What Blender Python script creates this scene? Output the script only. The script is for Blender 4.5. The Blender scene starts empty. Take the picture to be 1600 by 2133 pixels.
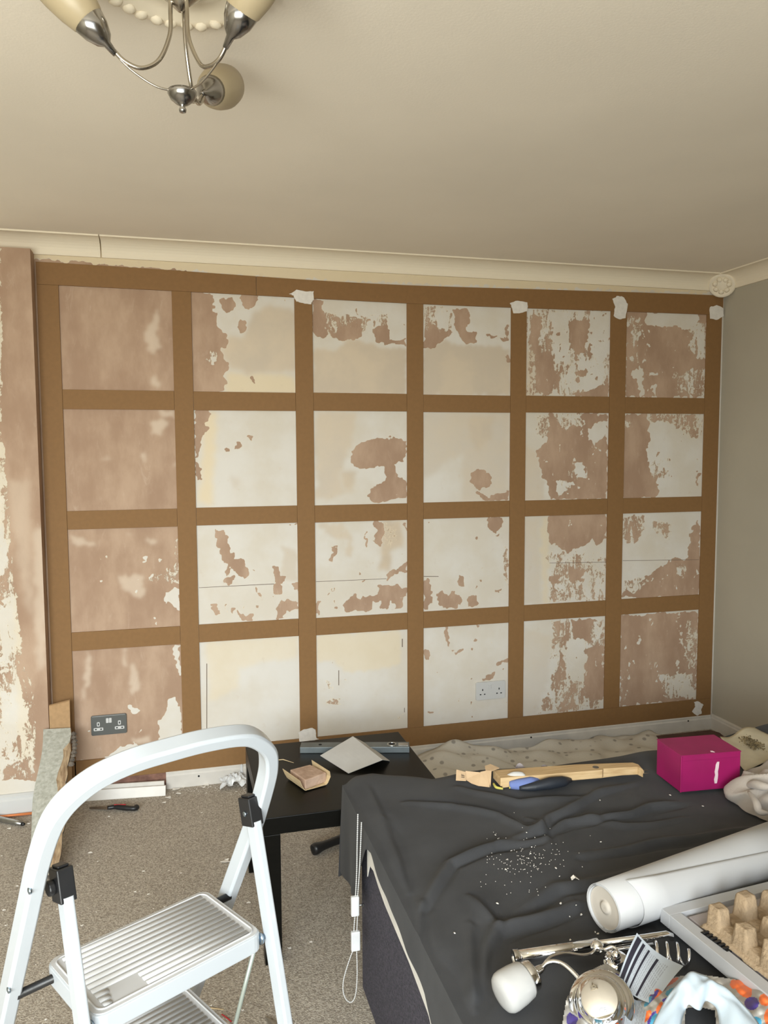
import bpy, bmesh, math, random
import numpy as np
from mathutils import Vector, Matrix, Euler
random.seed(7); np.random.seed(7)
scn = bpy.context.scene
COL = scn.collection

# ---------------------------------------------------------------- camera
YAW, PITCH, ROLL, FPX = 0.25980207, 0.07974859, -0.00485217, 1644.338
CAMP = Vector((0, -3.6, 1.524))
def cam_axes():
    cy, sy, cp, sp = math.cos(YAW), math.sin(YAW), math.cos(PITCH), math.sin(PITCH)
    f = Vector((sy*cp, cy*cp, -sp)); r = Vector((cy, -sy, 0)); u = r.cross(f)
    cr, sr = math.cos(ROLL), math.sin(ROLL)
    return cr*r+sr*u, -sr*r+cr*u, f
CR, CU, CF = cam_axes()
cd = bpy.data.cameras.new('camera'); cam = bpy.data.objects.new('camera', cd); COL.objects.link(cam)
cd.sensor_fit = 'HORIZONTAL'; cd.sensor_width = 36; cd.lens = 36*FPX/1600; cd.clip_start = 0.02
m = Matrix((CR, CU, -CF)).transposed().to_4x4(); m.translation = CAMP
cam.matrix_world = m
scn.camera = cam

# ---------------------------------------------------------------- light
w = bpy.data.worlds.new('sky'); scn.world = w; w.use_nodes = True
bg = w.node_tree.nodes['Background']; bg.inputs[0].default_value = (0.80, 0.90, 1.0, 1); bg.inputs[1].default_value = 1.3
def area(name, loc, target, sx, sy, power, col):
    l = bpy.data.lights.new(name, 'AREA'); l.shape = 'RECTANGLE'; l.size = sx; l.size_y = sy; l.energy = power; l.color = col
    o = bpy.data.objects.new(name, l); COL.objects.link(o); o.location = loc
    o.rotation_euler = (Vector(target)-Vector(loc)).to_track_quat('-Z', 'Y').to_euler(); return o
# daylight coming in through the big window behind the camera
area('window_daylight', (-1.3, -8.0, 2.75), (0.0, 0.0, 0.7), 4.6, 1.7, 610, (0.84, 0.93, 1.0))
area('garden_light', (-0.9, -4.46, 1.15), (-0.6, -2.2, 2.4), 2.3, 1.0, 112, (0.97, 0.96, 0.84))
vs = scn.view_settings
vs.view_transform = 'Standard'; vs.look = 'None'; vs.gamma = 1; vs.use_curve_mapping = False; vs.exposure = 0.0
try: scn.cycles.max_bounces = 10; scn.cycles.diffuse_bounces = 6
except Exception: pass

# ---------------------------------------------------------------- helpers
def ray(px, py): return CF + CR*float((px-800)/FPX) - CU*float((py-1066.5)/FPX)
def P(px, py, z=None, y=None, x=None):
    """world point seen at a photo pixel, on a plane of constant z, y or x"""
    d = ray(px, py)
    t = (z-CAMP.z)/d.z if z is not None else (y-CAMP.y)/d.y if y is not None else (x-CAMP.x)/d.x
    return CAMP + d*t

def mat(name, col, rough=0.6, metal=0.0, var=0.0, vscale=20.0, bump=0.0, bscale=60.0, col2=None, spec=0.5, stretch=None, trans=0.0, sheen=0.0, alpha=1.0, sss=0.0, detail=4.0, coat=0.0):
    M = bpy.data.materials.new(name); M.use_nodes = True; nt = M.node_tree; b = nt.nodes['Principled BSDF']
    b.inputs['Base Color'].default_value = (*col, 1); b.inputs['Roughness'].default_value = rough; b.inputs['Metallic'].default_value = metal
    b.inputs['Specular IOR Level'].default_value = spec
    b.inputs['Transmission Weight'].default_value = trans; b.inputs['Alpha'].default_value = alpha
    b.inputs['Sheen Weight'].default_value = sheen; b.inputs['Coat Weight'].default_value = coat
    if sss: b.inputs['Subsurface Weight'].default_value = sss; b.inputs['Subsurface Radius'].default_value = (.02, .02, .02)
    tc = nt.nodes.new('ShaderNodeTexCoord'); src = tc.outputs['Object']
    if stretch:
        mp = nt.nodes.new('ShaderNodeMapping'); mp.inputs['Scale'].default_value = stretch; nt.links.new(src, mp.inputs[0]); src = mp.outputs[0]
    if var or col2:
        n = nt.nodes.new('ShaderNodeTexNoise'); n.inputs['Scale'].default_value = vscale; n.inputs['Detail'].default_value = detail; nt.links.new(src, n.inputs['Vector'])
        rp = nt.nodes.new('ShaderNodeValToRGB'); rp.color_ramp.elements[0].position = .35; rp.color_ramp.elements[1].position = .65
        a = col2 if col2 else tuple(max(0, c*(1-var)) for c in col); c2 = col if col2 else tuple(min(1, c*(1+var)) for c in col)
        rp.color_ramp.elements[0].color = (*a, 1); rp.color_ramp.elements[1].color = (*c2, 1)
        nt.links.new(n.outputs['Fac'], rp.inputs[0]); nt.links.new(rp.outputs[0], b.inputs['Base Color'])
    if bump:
        n2 = nt.nodes.new('ShaderNodeTexNoise'); n2.inputs['Scale'].default_value = bscale; n2.inputs['Detail'].default_value = 5; nt.links.new(src, n2.inputs['Vector'])
        bp = nt.nodes.new('ShaderNodeBump'); bp.inputs['Strength'].default_value = bump; bp.inputs['Distance'].default_value = .004
        nt.links.new(n2.outputs['Fac'], bp.inputs['Height']); nt.links.new(bp.outputs[0], b.inputs['Normal'])
    return M

MT = {}
MT['mdf'] = mat('mdf', (.225, .118, .041), .75, var=.03, vscale=60, bump=.1, bscale=300)
MT['mdf_edge'] = mat('mdf_edge', (.38, .235, .115), .8, var=.08, vscale=60)
MT['filler'] = mat('filler', (.72, .69, .65), .8, var=.05, vscale=60, bump=.3, bscale=80)
MT['ceiling'] = mat('ceiling_paint', (.82, .755, .655), .85, var=.03, vscale=1.5, bump=.08, bscale=150)
MT['cornice'] = mat('cornice_paint', (.80, .72, .58), .7, bump=.05, bscale=60)
MT['greywall'] = mat('grey_wall_paint', (.44, .405, .33), .8, var=.03, vscale=3, bump=.08, bscale=120)
MT['carpet'] = mat('carpet', (.55, .495, .42), .98, col2=(.29, .25, .205), vscale=170, bump=1.0, bscale=240, spec=.1, detail=3)
MT['skirting'] = mat('skirting_gloss', (.62, .59, .545), .35, var=.05, vscale=14)
MT['white_plastic'] = mat('white_plastic', (.56, .56, .55), .3)
MT['black'] = mat('black_plastic', (.012, .012, .013), .4, bump=.1)
MT['hole'] = mat('dark_hole', (.004, .004, .004), .9)
MT['table'] = mat('black_brown_laminate', (.0045, .0043, .0034), .36, spec=.16, var=.15, vscale=12, stretch=(1, 8, 8))
MT['ladder'] = mat('white_powder_coat', (.45, .48, .51), .28, coat=.2)
MT['tread'] = mat('ladder_tread', (.50, .50, .505), .65, spec=.3, bump=.05)
MT['chrome'] = mat('chrome', (.86, .86, .87), .07, metal=1)
MT['joint'] = mat('dark_joint', (.16, .12, .09), .9)
MT['cupmetal'] = mat('satin_nickel', (.36, .35, .34), .2, metal=1)
MT['nickel'] = mat('brushed_nickel', (.50, .46, .40), .22, metal=1)
MT['opal'] = mat('opal_glass', (.42, .345, .225), .4, sss=.15)
MT['frost'] = mat('frosted_white_glass', (.43, .425, .415), .3, sss=.3)
MT['sheet'] = mat('dark_grey_cotton', (.054, .0545, .058), .92, col2=(.041, .0415, .0445), vscale=7, bump=.12, bscale=500, spec=.25, sheen=.05)
MT['mattress'] = mat('mattress_white', (.70, .68, .64), .9, var=.05)
MT['divan'] = mat('divan_fabric', (.072, .064, .090), .95, col2=(.022, .020, .032), vscale=150, bump=.8, bscale=260, spec=.2, sheen=.05, stretch=(1, 1, 1.8))
MT['pink'] = mat('magenta_card', (.29, .008, .095), .45, var=.10, vscale=10)
MT['pink_in'] = mat('torn_card', (.70, .55, .58), .8)
MT['paper'] = mat('white_paper', (.50, .49, .47), .75, var=.03)
MT['sandback'] = mat('sandpaper_back', (.60, .46, .27), .8, var=.08, vscale=30)
MT['corkblock'] = mat('worn_sanding_block', (.50, .35, .26), .9, col2=(.36, .24, .17), vscale=30, bump=.5, bscale=120)
MT['alu'] = mat('grey_level_body', (.13, .15, .155), .4, metal=.4, var=.1)
MT['pine'] = mat('pine', (.60, .43, .235), .65, col2=(.47, .31, .15), vscale=9, stretch=(1, 14, 14))
MT['card'] = mat('brown_cardboard', (.50, .35, .21), .85, var=.07, vscale=30)
MT['pulp'] = mat('moulded_pulp', (.33, .24, .15), .95, var=.10, vscale=60, bump=.6, bscale=160)
MT['slab'] = mat('old_grey_painted_board', (.46, .46, .41), .85, col2=(.33, .33, .28), vscale=70, bump=.5, bscale=90)
MT['rawwood'] = mat('split_old_wood', (.50, .37, .23), .9, col2=(.25, .16, .09), vscale=18, bump=.8, bscale=60, stretch=(6, 1, 1))
MT['oldedge'] = mat('dirty_board_edge', (.12, .10, .08), .95, var=.3, vscale=40, bump=.8)
MT['copper'] = mat('copper_pipe', (.75, .25, .09), .4, metal=.3)
MT['steel'] = mat('steel', (.45, .47, .48), .3, metal=1, var=.1)
MT['redwood'] = mat('bare_red_brown_wall', (.27, .14, .10), .9, col2=(.16, .08, .06), vscale=25, bump=.8)
MT['cream_cloth'] = mat('cream_cloth', (.42, .37, .325), .9, var=.06, vscale=10, bump=.2, bscale=200, sheen=.2)
MT['creampaper'] = mat('beige_paper', (.55, .49, .36), .85, var=.06, vscale=20)
MT['debris'] = mat('brown_crumbs', (.16, .12, .06), .95, var=.5, vscale=100)
MT['roll'] = mat('white_lining_paper', (.44, .44, .445), .7)
MT['roll_in'] = mat('lining_paper_edge', (.42, .38, .33), .8)
MT['frame_white'] = mat('white_laminate', (.44, .445, .46), .4)
MT['frame_in'] = mat('greyish_panel', (.33, .29, .285), .5, var=.04)
MT['glove_blue'] = mat('blue_knit', (.14, .19, .42), .9, bump=.4)
MT['glove_yellow'] = mat('yellow_trim', (.50, .45, .10), .8)
MT['glove_black'] = mat('black_latex', (.014, .018, .026), .55, bump=.3)
MT['green_rod'] = mat('zinc_rod', (.42, .47, .42), .35, metal=.6)
MT['zinc'] = mat('zinc_bolt', (.40, .50, .60), .25, metal=1)
MT['red'] = mat('red_wire', (.45, .02, .03), .5)
MT['chip'] = mat('paint_chip', (.78, .74, .68), .8)
MT['woodchip'] = mat('wood_splinter', (.62, .48, .28), .8)
MT['bag_clear'] = mat('cloudy_plastic', (.74, .75, .76), .3, var=.1, vscale=15, bump=.6, bscale=30, alpha=.82)
MT['bag_blue'] = mat('pale_blue_film', (.43, .50, .56), .3, var=.04, vscale=9, bump=.12, bscale=25)
MT['print_dark'] = mat('printed_black', (.018, .017, .030), .6)
MT['print_grey'] = mat('printed_grey_text', (.32, .34, .38), .7)
MT['leaflet'] = mat('leaflet_paper', (.43, .475, .53), .6)
MT['orange'] = mat('orange_dot', (.80, .17, .045), .45)
MT['purple'] = mat('purple_dot', (.07, .045, .25), .45)
MT['teal'] = mat('teal_dot', (.05, .27, .42), .45)
MT['bagfilm'] = mat('dotted_bag_film', (.38, .36, .33), .4, bump=.15, bscale=20)
MT['socket_grey'] = mat('brushed_grey_plate', (.115, .12, .115), .38, metal=.35)
MT['glass_pane'] = mat('window_glass', (1, 1, 1), .0, trans=1.0, spec=.5)
MT['darkbrown'] = mat('dark_brown_card', (.085, .045, .035), .8, var=.15)

class MB:
    def __init__(s): s.v = []; s.f = []; s.m = []
    def add(s, vs, fs, mi=0):
        o = len(s.v); s.v += [tuple(v) for v in vs]; s.f += [tuple(i+o for i in f) for f in fs]; s.m += [mi]*len(fs); return s
    def box(s, lo, hi, mi=0, M=None):
        (a, b, c), (d, e, f) = lo, hi
        vs = [Vector(p) for p in ((a,b,c),(d,b,c),(d,e,c),(a,e,c),(a,b,f),(d,b,f),(d,e,f),(a,e,f))]
        if M is not None: vs = [M @ v for v in vs]
        return s.add(vs, [(0,3,2,1),(4,5,6,7),(0,1,5,4),(1,2,6,5),(2,3,7,6),(3,0,4,7)], mi)
    def prism(s, poly, n, mi=0, top=None):
        """closed prism: list of 3D points extruded by vector n"""
        k = len(poly); a = [Vector(p) for p in poly]; b = [p+Vector(n) for p in a]
        s.add(a+b, [tuple(range(k-1, -1, -1)), tuple(range(k, 2*k))]+[(i, (i+1) % k, k+(i+1) % k, k+i) for i in range(k)], mi)
        return s
    def tube(s, pts, r, n=10, mi=0, cap=True):
        pts = [Vector(p) for p in pts]; rr = r if isinstance(r, (list, tuple)) else [r]*len(pts)
        t0 = (pts[1]-pts[0]).normalized(); nrm = t0.orthogonal().normalized(); vs = []
        for i, p in enumerate(pts):
            t = (pts[min(i+1, len(pts)-1)]-pts[max(i-1, 0)]).normalized()
            nrm = (nrm - t*nrm.dot(t)).normalized(); bn = t.cross(nrm)
            for k in range(n):
                a = 2*math.pi*k/n; vs.append(p+(nrm*math.cos(a)+bn*math.sin(a))*rr[i])
        fs = [(i*n+k, i*n+(k+1) % n, (i+1)*n+(k+1) % n, (i+1)*n+k) for i in range(len(pts)-1) for k in range(n)]
        if cap: fs += [tuple(range(n-1, -1, -1)), tuple((len(pts)-1)*n+k for k in range(n))]
        return s.add(vs, fs, mi)
    def lathe(s, prof, O, axis, n=28, mi=0, cap=True):
        """prof: list of (r, h) along axis"""
        ax = Vector(axis).normalized(); u = ax.orthogonal().normalized(); v = ax.cross(u); O = Vector(O); vs = []
        for r, h in prof:
            for k in range(n):
                a = 2*math.pi*k/n; vs.append(O+ax*h+(u*math.cos(a)+v*math.sin(a))*r)
        fs = [(i*n+k, i*n+(k+1) % n, (i+1)*n+(k+1) % n, (i+1)*n+k) for i in range(len(prof)-1) for k in range(n)]
        if cap: fs += [tuple(range(n-1, -1, -1)), tuple((len(prof)-1)*n+k for k in range(n))]
        return s.add(vs, fs, mi)
    def sweep(s, pts, nplane, prof, mi=0):
        """sweep closed 2D profile (a in plane across path, b along plane normal) along a planar path"""
        N = Vector(nplane).normalized(); pts = [Vector(p) for p in pts]; k = len(prof); vs = []
        for i, p in enumerate(pts):
            t = (pts[min(i+1, len(pts)-1)]-pts[max(i-1, 0)]).normalized(); c = t.cross(N).normalized()
            for a, b in prof: vs.append(p+c*a+N*b)
        fs = [(i*k+j, i*k+(j+1) % k, (i+1)*k+(j+1) % k, (i+1)*k+j) for i in range(len(pts)-1) for j in range(k)]
        fs += [tuple(range(k-1, -1, -1)), tuple((len(pts)-1)*k+j for j in range(k))]
        return s.add(vs, fs, mi)
    def grid(s, G, mi=0, closed=False):
        """G: 2D list of points"""
        R, Cn = len(G), len(G[0]); vs = [p for row in G for p in row]
        fs = [(i*Cn+j, i*Cn+j+1, (i+1)*Cn+j+1, (i+1)*Cn+j) for i in range(R-1) for j in range(Cn-1)]
        return s.add(vs, fs, mi if not callable(mi) else 0)
    def obj(s, name, mats, parent=None, smooth=False, bevel=0, solid=0, subsurf=0, fixn=True):
        me = bpy.data.meshes.new(name); o = bpy.data.objects.new(name, me); COL.objects.link(o)
        org = Vector((0, 0, 0))
        if parent is not None and parent.type == 'EMPTY': org = parent.matrix_world.translation.copy()
        if parent is None:
            V = np.array(s.v); org = Vector(((V[:,0].min()+V[:,0].max())/2, (V[:,1].min()+V[:,1].max())/2, V[:,2].min()))
        elif parent.type != 'EMPTY': org = Vector(parent['_o']) if '_o' in parent else Vector((0, 0, 0))
        me.from_pydata([tuple(Vector(v)-org) for v in s.v], [], s.f)
        mats = mats if isinstance(mats, (list, tuple)) else [mats]
        for mm in mats: me.materials.append(MT[mm] if isinstance(mm, str) else mm)
        me.polygons.foreach_set('material_index', s.m)
        if fixn:
            bm = bmesh.new(); bm.from_mesh(me); bmesh.ops.recalc_face_normals(bm, faces=bm.faces); bm.to_mesh(me); bm.free()
        if smooth:
            me.polygons.foreach_set('use_smooth', [True]*len(me.polygons))
            if smooth == 'edge': me.set_sharp_from_angle(angle=.6)
        o['_o'] = list(org)
        if parent is not None:
            o.parent = parent
        else: o.location = org
        if subsurf: md = o.modifiers.new('s', 'SUBSURF'); md.levels = subsurf; md.render_levels = subsurf
        if solid: md = o.modifiers.new('t', 'SOLIDIFY'); md.thickness = solid; md.offset = 0
        if bevel: md = o.modifiers.new('b', 'BEVEL'); md.width = bevel; md.segments = 2; md.limit_method = 'ANGLE'; md.angle_limit = .6
        return o
def tag(o, label, cat, group=None, kind=None):
    if label: o['label'] = label
    if cat: o['category'] = cat
    if group: o['group'] = group
    if kind: o['kind'] = kind
    return o
def thing(name, loc, label, cat, group=None):
    o = bpy.data.objects.new(name, None); COL.objects.link(o); o.location = loc; o.empty_display_size = .05
    o.matrix_world = Matrix.Translation(Vector(loc)); return tag(o, label, cat, group)
def struct(o): o['kind'] = 'structure'; return o
def frame_from(O, ex, ez=(0, 0, 1)):
    """matrix with x axis ex, z axis ez at O"""
    ez = Vector(ez).normalized(); ex = Vector(ex); ex = (ex-ez*ex.dot(ez)).normalized(); ey = ez.cross(ex)
    M = Matrix((ex, ey, ez)).transposed().to_4x4(); M.translation = Vector(O); return M
def roundrect(w, d, r, n=4):
    o = []
    for cx, cy, a0 in ((w/2-r, d/2-r, 0), (-w/2+r, d/2-r, 90), (-w/2+r, -d/2+r, 180), (w/2-r, -d/2+r, 270)):
        for k in range(n+1):
            a = math.radians(a0+90*k/n); o.append((cx+r*math.cos(a), cy+r*math.sin(a)))
    return o
def smoothpath(pts, sub=6):
    """Catmull-Rom"""
    pts = [Vector(p) for p in pts]; Q = [pts[0]*2-pts[1]]+pts+[pts[-1]*2-pts[-2]]; out = []
    for i in range(1, len(Q)-2):
        for k in range(sub):
            t = k/sub; a, b, c, d = Q[i-1], Q[i], Q[i+1], Q[i+2]
            out.append(.5*((2*b)+(c-a)*t+(2*a-5*b+4*c-d)*t*t+(3*b-a-3*c+d)*t**3))
    out.append(pts[-1]); return out
def vnoise(x, y, seed=0):
    return (math.sin(x*1.7+seed*3.1+1.3*math.sin(y*1.3+seed))*.5+math.sin(y*2.3-seed*1.7+1.1*math.sin(x*1.9+2*seed))*.3+math.sin((x+y)*3.9+seed*.7)*.2)

# ================================================================ ROOM SHELL
XL, XR, YB, ZC = -2.3, 2.80, -4.3, 2.405
struct(MB().box((XL-.1, YB-.1, -.08), (XR+.1, .1, 0)).obj('floor', 'carpet'))
struct(MB().box((XL-.1, YB-.1, ZC), (XR+.1, .1, ZC+.1)).obj('ceiling', 'ceiling'))
struct(MB().box((XR, YB-.1, 0), (XR+.1, .1, ZC)).obj('wall_right', 'greywall'))
struct(MB().box((XL-.1, YB-.1, 0), (XL, .1, ZC)).obj('wall_side', 'greywall'))
struct(MB().box((XL, .0, 0), (-1.2, .1, ZC)).obj('wall_back_left', 'greywall'))
# wall behind the camera with its window opening
WX0, WX1, WZ0, WZ1 = -2.0, .7, .55, 2.15
b = MB()
b.box((XL, YB-.1, 0), (XR, YB, WZ0)); b.box((XL, YB-.1, WZ1), (XR, YB, ZC)); b.box((XL, YB-.1, WZ0), (WX0, YB, WZ1)); b.box((WX1, YB-.1, WZ0), (XR, YB, WZ1))
struct(b.obj('wall_front', 'greywall'))
b = MB()
for x in (WX0, -1.1, -.2, WX1-.05): b.box((x, YB-.08, WZ0), (x+.05, YB-.02, WZ1))
for z in (WZ0, WZ1-.05): b.box((WX0, YB-.08, z), (WX1, YB-.02, z+.05))
wf = struct(b.obj('window_1', 'white_plastic'))
struct(MB().box((WX0-.05, YB-.02, WZ0-.03), (WX1+.05, YB+.12, WZ0)).obj('trim_1', 'skirting'))
# ================================================================ STRIPPED PLASTER WALL
def plaster_material():
    M = bpy.data.materials.new('stripped_plaster'); M.use_nodes = True; nt = M.node_tree; N = nt.nodes; L = nt.links; b = N['Principled BSDF']
    b.inputs['Roughness'].default_value = .85; b.inputs['Specular IOR Level'].default_value = .25
    def at(n):
        a = N.new('ShaderNodeAttribute'); a.attribute_name = n; return a.outputs['Fac']
    tc = N.new('ShaderNodeTexCoord')
    def noise(sc, det=5, st=None, ro=.6, dist=0):
        src = tc.outputs['Object']
        if st: mp = N.new('ShaderNodeMapping'); mp.inputs['Scale'].default_value = st; L.new(src, mp.inputs[0]); src = mp.outputs[0]
        n = N.new('ShaderNodeTexNoise'); n.inputs['Scale'].default_value = sc; n.inputs['Detail'].default_value = det; n.inputs['Roughness'].default_value = ro; n.inputs['Distortion'].default_value = dist; L.new(src, n.inputs['Vector']); return n.outputs['Fac']
    def mth(op, a, b_, c=None, clamp=False):
        n = N.new('ShaderNodeMath'); n.operation = op; n.use_clamp = clamp
        for i, v in enumerate((a, b_) if c is None else (a, b_, c)):
            if isinstance(v, (int, float)): n.inputs[i].default_value = v
            else: L.new(v, n.inputs[i])
        return n.outputs[0]
    def mixc(f, a, b_):
        n = N.new('ShaderNodeMix'); n.data_type = 'RGBA'
        if isinstance(f, (int, float)): n.inputs[0].default_value = f
        else: L.new(f, n.inputs[0])
        for k, v in ((6, a), (7, b_)):
            if isinstance(v, tuple): n.inputs[k].default_value = (*v, 1)
            else: L.new(v, n.inputs[k])
        return n.outputs[2]
    def ss(v, lo, hi): 
        n = N.new('ShaderNodeMapRange'); n.interpolation_type = 'SMOOTHSTEP'; n.inputs[1].default_value = lo; n.inputs[2].default_value = hi; L.new(v, n.inputs[0]); return n.outputs[0]
    edge = mth('SUBTRACT', noise(55, 8, None, .72, .5), .5)
    streak = mth('SUBTRACT', noise(13, 11, (1.6, 1, .5), .76, 1.0), .5)
    amp = at('amp')
    nz = mth('ADD', mth('MULTIPLY', edge, 1.0), mth('MULTIPLY', mth('MULTIPLY', streak, amp), 3.2))
    pl = mth('ADD', at('plaster'), nz)
    f = ss(pl, .47, .53)
    lip = mth('SUBTRACT', ss(pl, .40, .47), f)
    soft = noise(3.2, 4); fine = noise(22, 5); big = noise(1.3, 2)
    white = mixc(ss(soft, .35, .65), (.665, .635, .585), (.62, .57, .49))
    white = mixc(at('cream'), white, (.72, .60, .40))
    white = mixc(at('grey'), white, mixc(ss(soft, .4, .6), (.53, .435, .325), (.61, .50, .37)))
    white = mixc(mth('MULTIPLY', ss(fine, .6, .75), .25), white, (.55, .45, .35))
    plas = mixc(ss(noise(4.5, 5, (1.5, 1, .7)), .35, .68), (.36, .24, .165), (.47, .335, .24))
    plas = mixc(mth('MULTIPLY', ss(streak, .06, .22), .30), plas, (.62, .50, .40))
    plas = mixc(mth('MULTIPLY', at('haze'), .75), plas, (.66, .55, .44))
    col = mixc(f, white, plas)
    col = mixc(mth('MULTIPLY', lip, .55), col, (.80, .70, .52))
    col = mixc(at('dark'), col, (.10, .07, .05))
    L.new(col, b.inputs['Base Color'])
    h = mth('ADD', mth('MULTIPLY', f, -.6), mth('MULTIPLY', noise(60, 5), .35))
    bp = N.new('ShaderNodeBump'); bp.inputs['Strength'].default_value = .6; bp.inputs['Distance'].default_value = .0025
    L.new(h, bp.inputs['Height']); L.new(bp.outputs[0], b.inputs['Normal'])
    return M
MT['plaster'] = plaster_material()

ZM = {'a': (380, 580, 3.2), 'b': (860, 590, 2.4242), 'c': (380, 1040, 3.2), 'd': (860, 1040, 2.4242), 'L': (0, 450, 2.857), 'M': (0, 1050, 2.857), 'p': (0, 0, 1)}
# (view, channel, value, blur, polygon): where the paint came off, read from the photograph panel by panel
OPS = []
def op(v, ch, val, pts, blur=0):
    ox, oy, s = ZM[v]; OPS.append((ch, val, [(ox+pts[i]/s, oy+pts[i+1]/s) for i in range(0, len(pts), 2)], blur))
def PL(v, *p): op(v, 'plaster', 1, p)
def WH(v, *p): op(v, 'plaster', 0, p)
def MX(v, val, *p): op(v, 'plaster', val, p); op(v, 'amp', .55, p)
# column 1
PL('p', 40, 540, 398, 540, 398, 1620, 40, 1660)
for q in ((865,720, 885,640, 930,545, 942,560, 925,690, 955,790, 910,815, 872,790), (905,975, 925,955, 950,1000, 925,1030), (600,1445, 640,1428, 650,1434, 610,1450), (820,1435, 858,1412, 862,1465), (1010,1484, 1045,1466, 1048,1492), (890,1240, 960,1210, 1000,1240, 960,1310, 900,1290), (940,1160, 1030,1160, 1035,1200, 970,1200)):
    op('L', 'haze', .9, q, 1)
for q in ((410,185, 470,200, 585,243, 470,262), (770,960, 810,950, 835,1100, 785,1130), (735,860, 752,860, 748,980, 735,960), (700,440, 850,420, 850,560, 740,520), (520,880, 530,880, 545,1000, 500,1160, 530,1175, 490,1160), (870,215, 945,225, 920,245, 880,235), (760,175, 790,180, 770,190), (780,1400, 880,1380, 900,1440, 800,1420)):
    op('M', 'haze', .85, q, 1)
WH('M', 985,530, 1030,490, 1068,520, 1070,700, 1050,620, 990,580); WH('M', 845,315, 880,310, 875,350, 850,345); WH('M', 940,320, 975,315, 960,348)
MX('M', .55, 1000,380, 1068,360, 1068,490, 980,470, 860,460, 870,430); MX('M', .5, 1035,200, 1068,180, 1068,380, 1040,370)
WH('M', 1000,1165, 1040,1145, 1075,1250, 1078,1440, 940,1460, 945,1290, 990,1240); WH('M', 600,1528, 640,1510, 720,1440, 800,1415, 850,1470, 840,1495, 700,1515)
WH('M', 1035,840, 1072,840, 1072,1030, 1045,960); WH('M', 750,1190, 820,1200, 830,1240, 795,1262); WH('M', 470,1525, 520,1518, 560,1530, 480,1540); WH('M', 920,690, 935,680, 930,725, 918,720)
# column 2 row 1
PL('a', 40,70, 185,95, 215,180, 225,320, 290,370, 300,450, 255,470, 290,560, 315,600, 270,660, 300,700, 270,765, 40,765)
op('a', 'plaster', .45, (130,540, 200,455, 250,500, 230,570, 180,590)); op('a', 'amp', .5, (130,540, 200,455, 250,500, 230,570, 180,590))
op('a', 'grey', .75, (420,380, 470,240, 560,180, 720,190, 760,250, 760,620, 440,640, 300,580, 260,480, 300,400), 2)
op('a', 'cream', .7, (290,640, 450,640, 760,660, 760,770, 290,770), 2)
PL('a', 225,125, 335,118, 362,180, 320,240, 265,205); PL('a', 380,100, 505,110, 480,200, 440,225, 395,175); PL('a', 370,325, 395,275, 430,295, 430,350, 410,375); PL('a', 330,250, 355,260, 345,292)
MX('a', .45, 505,100, 730,110, 700,160, 560,150); PL('a', 420,640, 470,670, 490,710, 450,680); PL('a', 310,640, 350,632, 330,650)
# column 3 row 1
PL('a', 862,130, 940,140, 930,220, 960,280, 950,330, 980,380, 940,402, 870,380)
MX('a', .54, 930,200, 1000,230, 1230,260, 1240,330, 1200,360, 1190,410, 1060,425, 1000,385, 950,320); PL('a', 1060,330, 1190,330, 1190,400, 1060,420, 1010,380)
PL('a', 1270,340, 1330,310, 1380,340, 1390,405, 1492,412, 1492,448, 1420,440, 1340,442, 1285,400); PL('a', 1148,180, 1165,190, 1180,242, 1160,235); MX('a', .5, 1240,240, 1385,230, 1380,330, 1260,320)
op('a', 'grey', .8, (870,470, 1040,470, 1120,405, 1250,425, 1330,462, 1492,470, 1492,775, 870,775), 1)
# column 2 row 2
PL('a', 78,876, 182,878, 175,930, 140,960, 170,1010, 130,1060, 115,1100, 100,1200, 122,1260, 133,1330, 88,1352)
op('a', 'cream', .75, (130,900, 230,890, 220,1060, 200,1500, 110,1500, 130,1300), 3)
PL('a', 280,1125, 310,1122, 315,1155, 300,1152); PL('a', 350,1085, 380,1085, 402,1115, 372,1135, 355,1120); PL('a', 430,1050, 465,1065, 455,1080, 430,1076); PL('a', 634,925, 650,926, 645,935); PL('a',440,1088,455,1090,455,1096,440,1094)
op('a', 'grey', .4, (320,1320, 380,1340, 380,1400, 320,1380), 2)
# column 3 row 2
op('a', 'grey', .6, (885,890, 1160,890, 1150,1000, 1120,1130, 1060,1290, 1060,1400, 1130,1430, 890,1480), 2); op('a', 'grey', .75, (1070,1290, 1150,1280, 1160,1340, 1130,1430, 1070,1400), 2)
PL('a', 1130,1130, 1180,1095, 1300,1070, 1400,1060, 1492,1090, 1495,1200, 1440,1240, 1410,1260, 1440,1310, 1450,1340, 1495,1350, 1495,1460, 1430,1470, 1350,1490, 1280,1495, 1240,1450, 1240,1400, 1340,1370, 1350,1330, 1350,1260, 1300,1245, 1220,1272, 1128,1240)
WH('a', 1408,1252, 1496,1205, 1492,1345, 1436,1322, 1462,1272, 1430,1275); WH('a', 1405,1440, 1440,1430, 1415,1450); WH('a', 1410,1395, 1428,1375, 1420,1400)
# column 4 row 1
MX('b', .62, 48,105, 150,110, 200,150, 200,260, 130,300, 60,330); MX('b', .25, 120,110, 195,150, 190,240, 130,230)
PL('b', 48,240, 200,255, 130,300, 110,335, 52,320); PL('b', 205,130, 282,120, 290,200, 260,240, 325,240, 330,300, 270,312, 235,275, 212,200); PL('b', 330,240, 480,290, 475,302, 380,262); MX('b', .6, 460,215, 492,200, 492,310, 465,290)
op('b', 'grey', .75, (48,335, 150,290, 250,312, 492,325, 492,570, 48,565), 1); PL('b', 460,360, 492,365, 490,405, 465,395)
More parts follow.
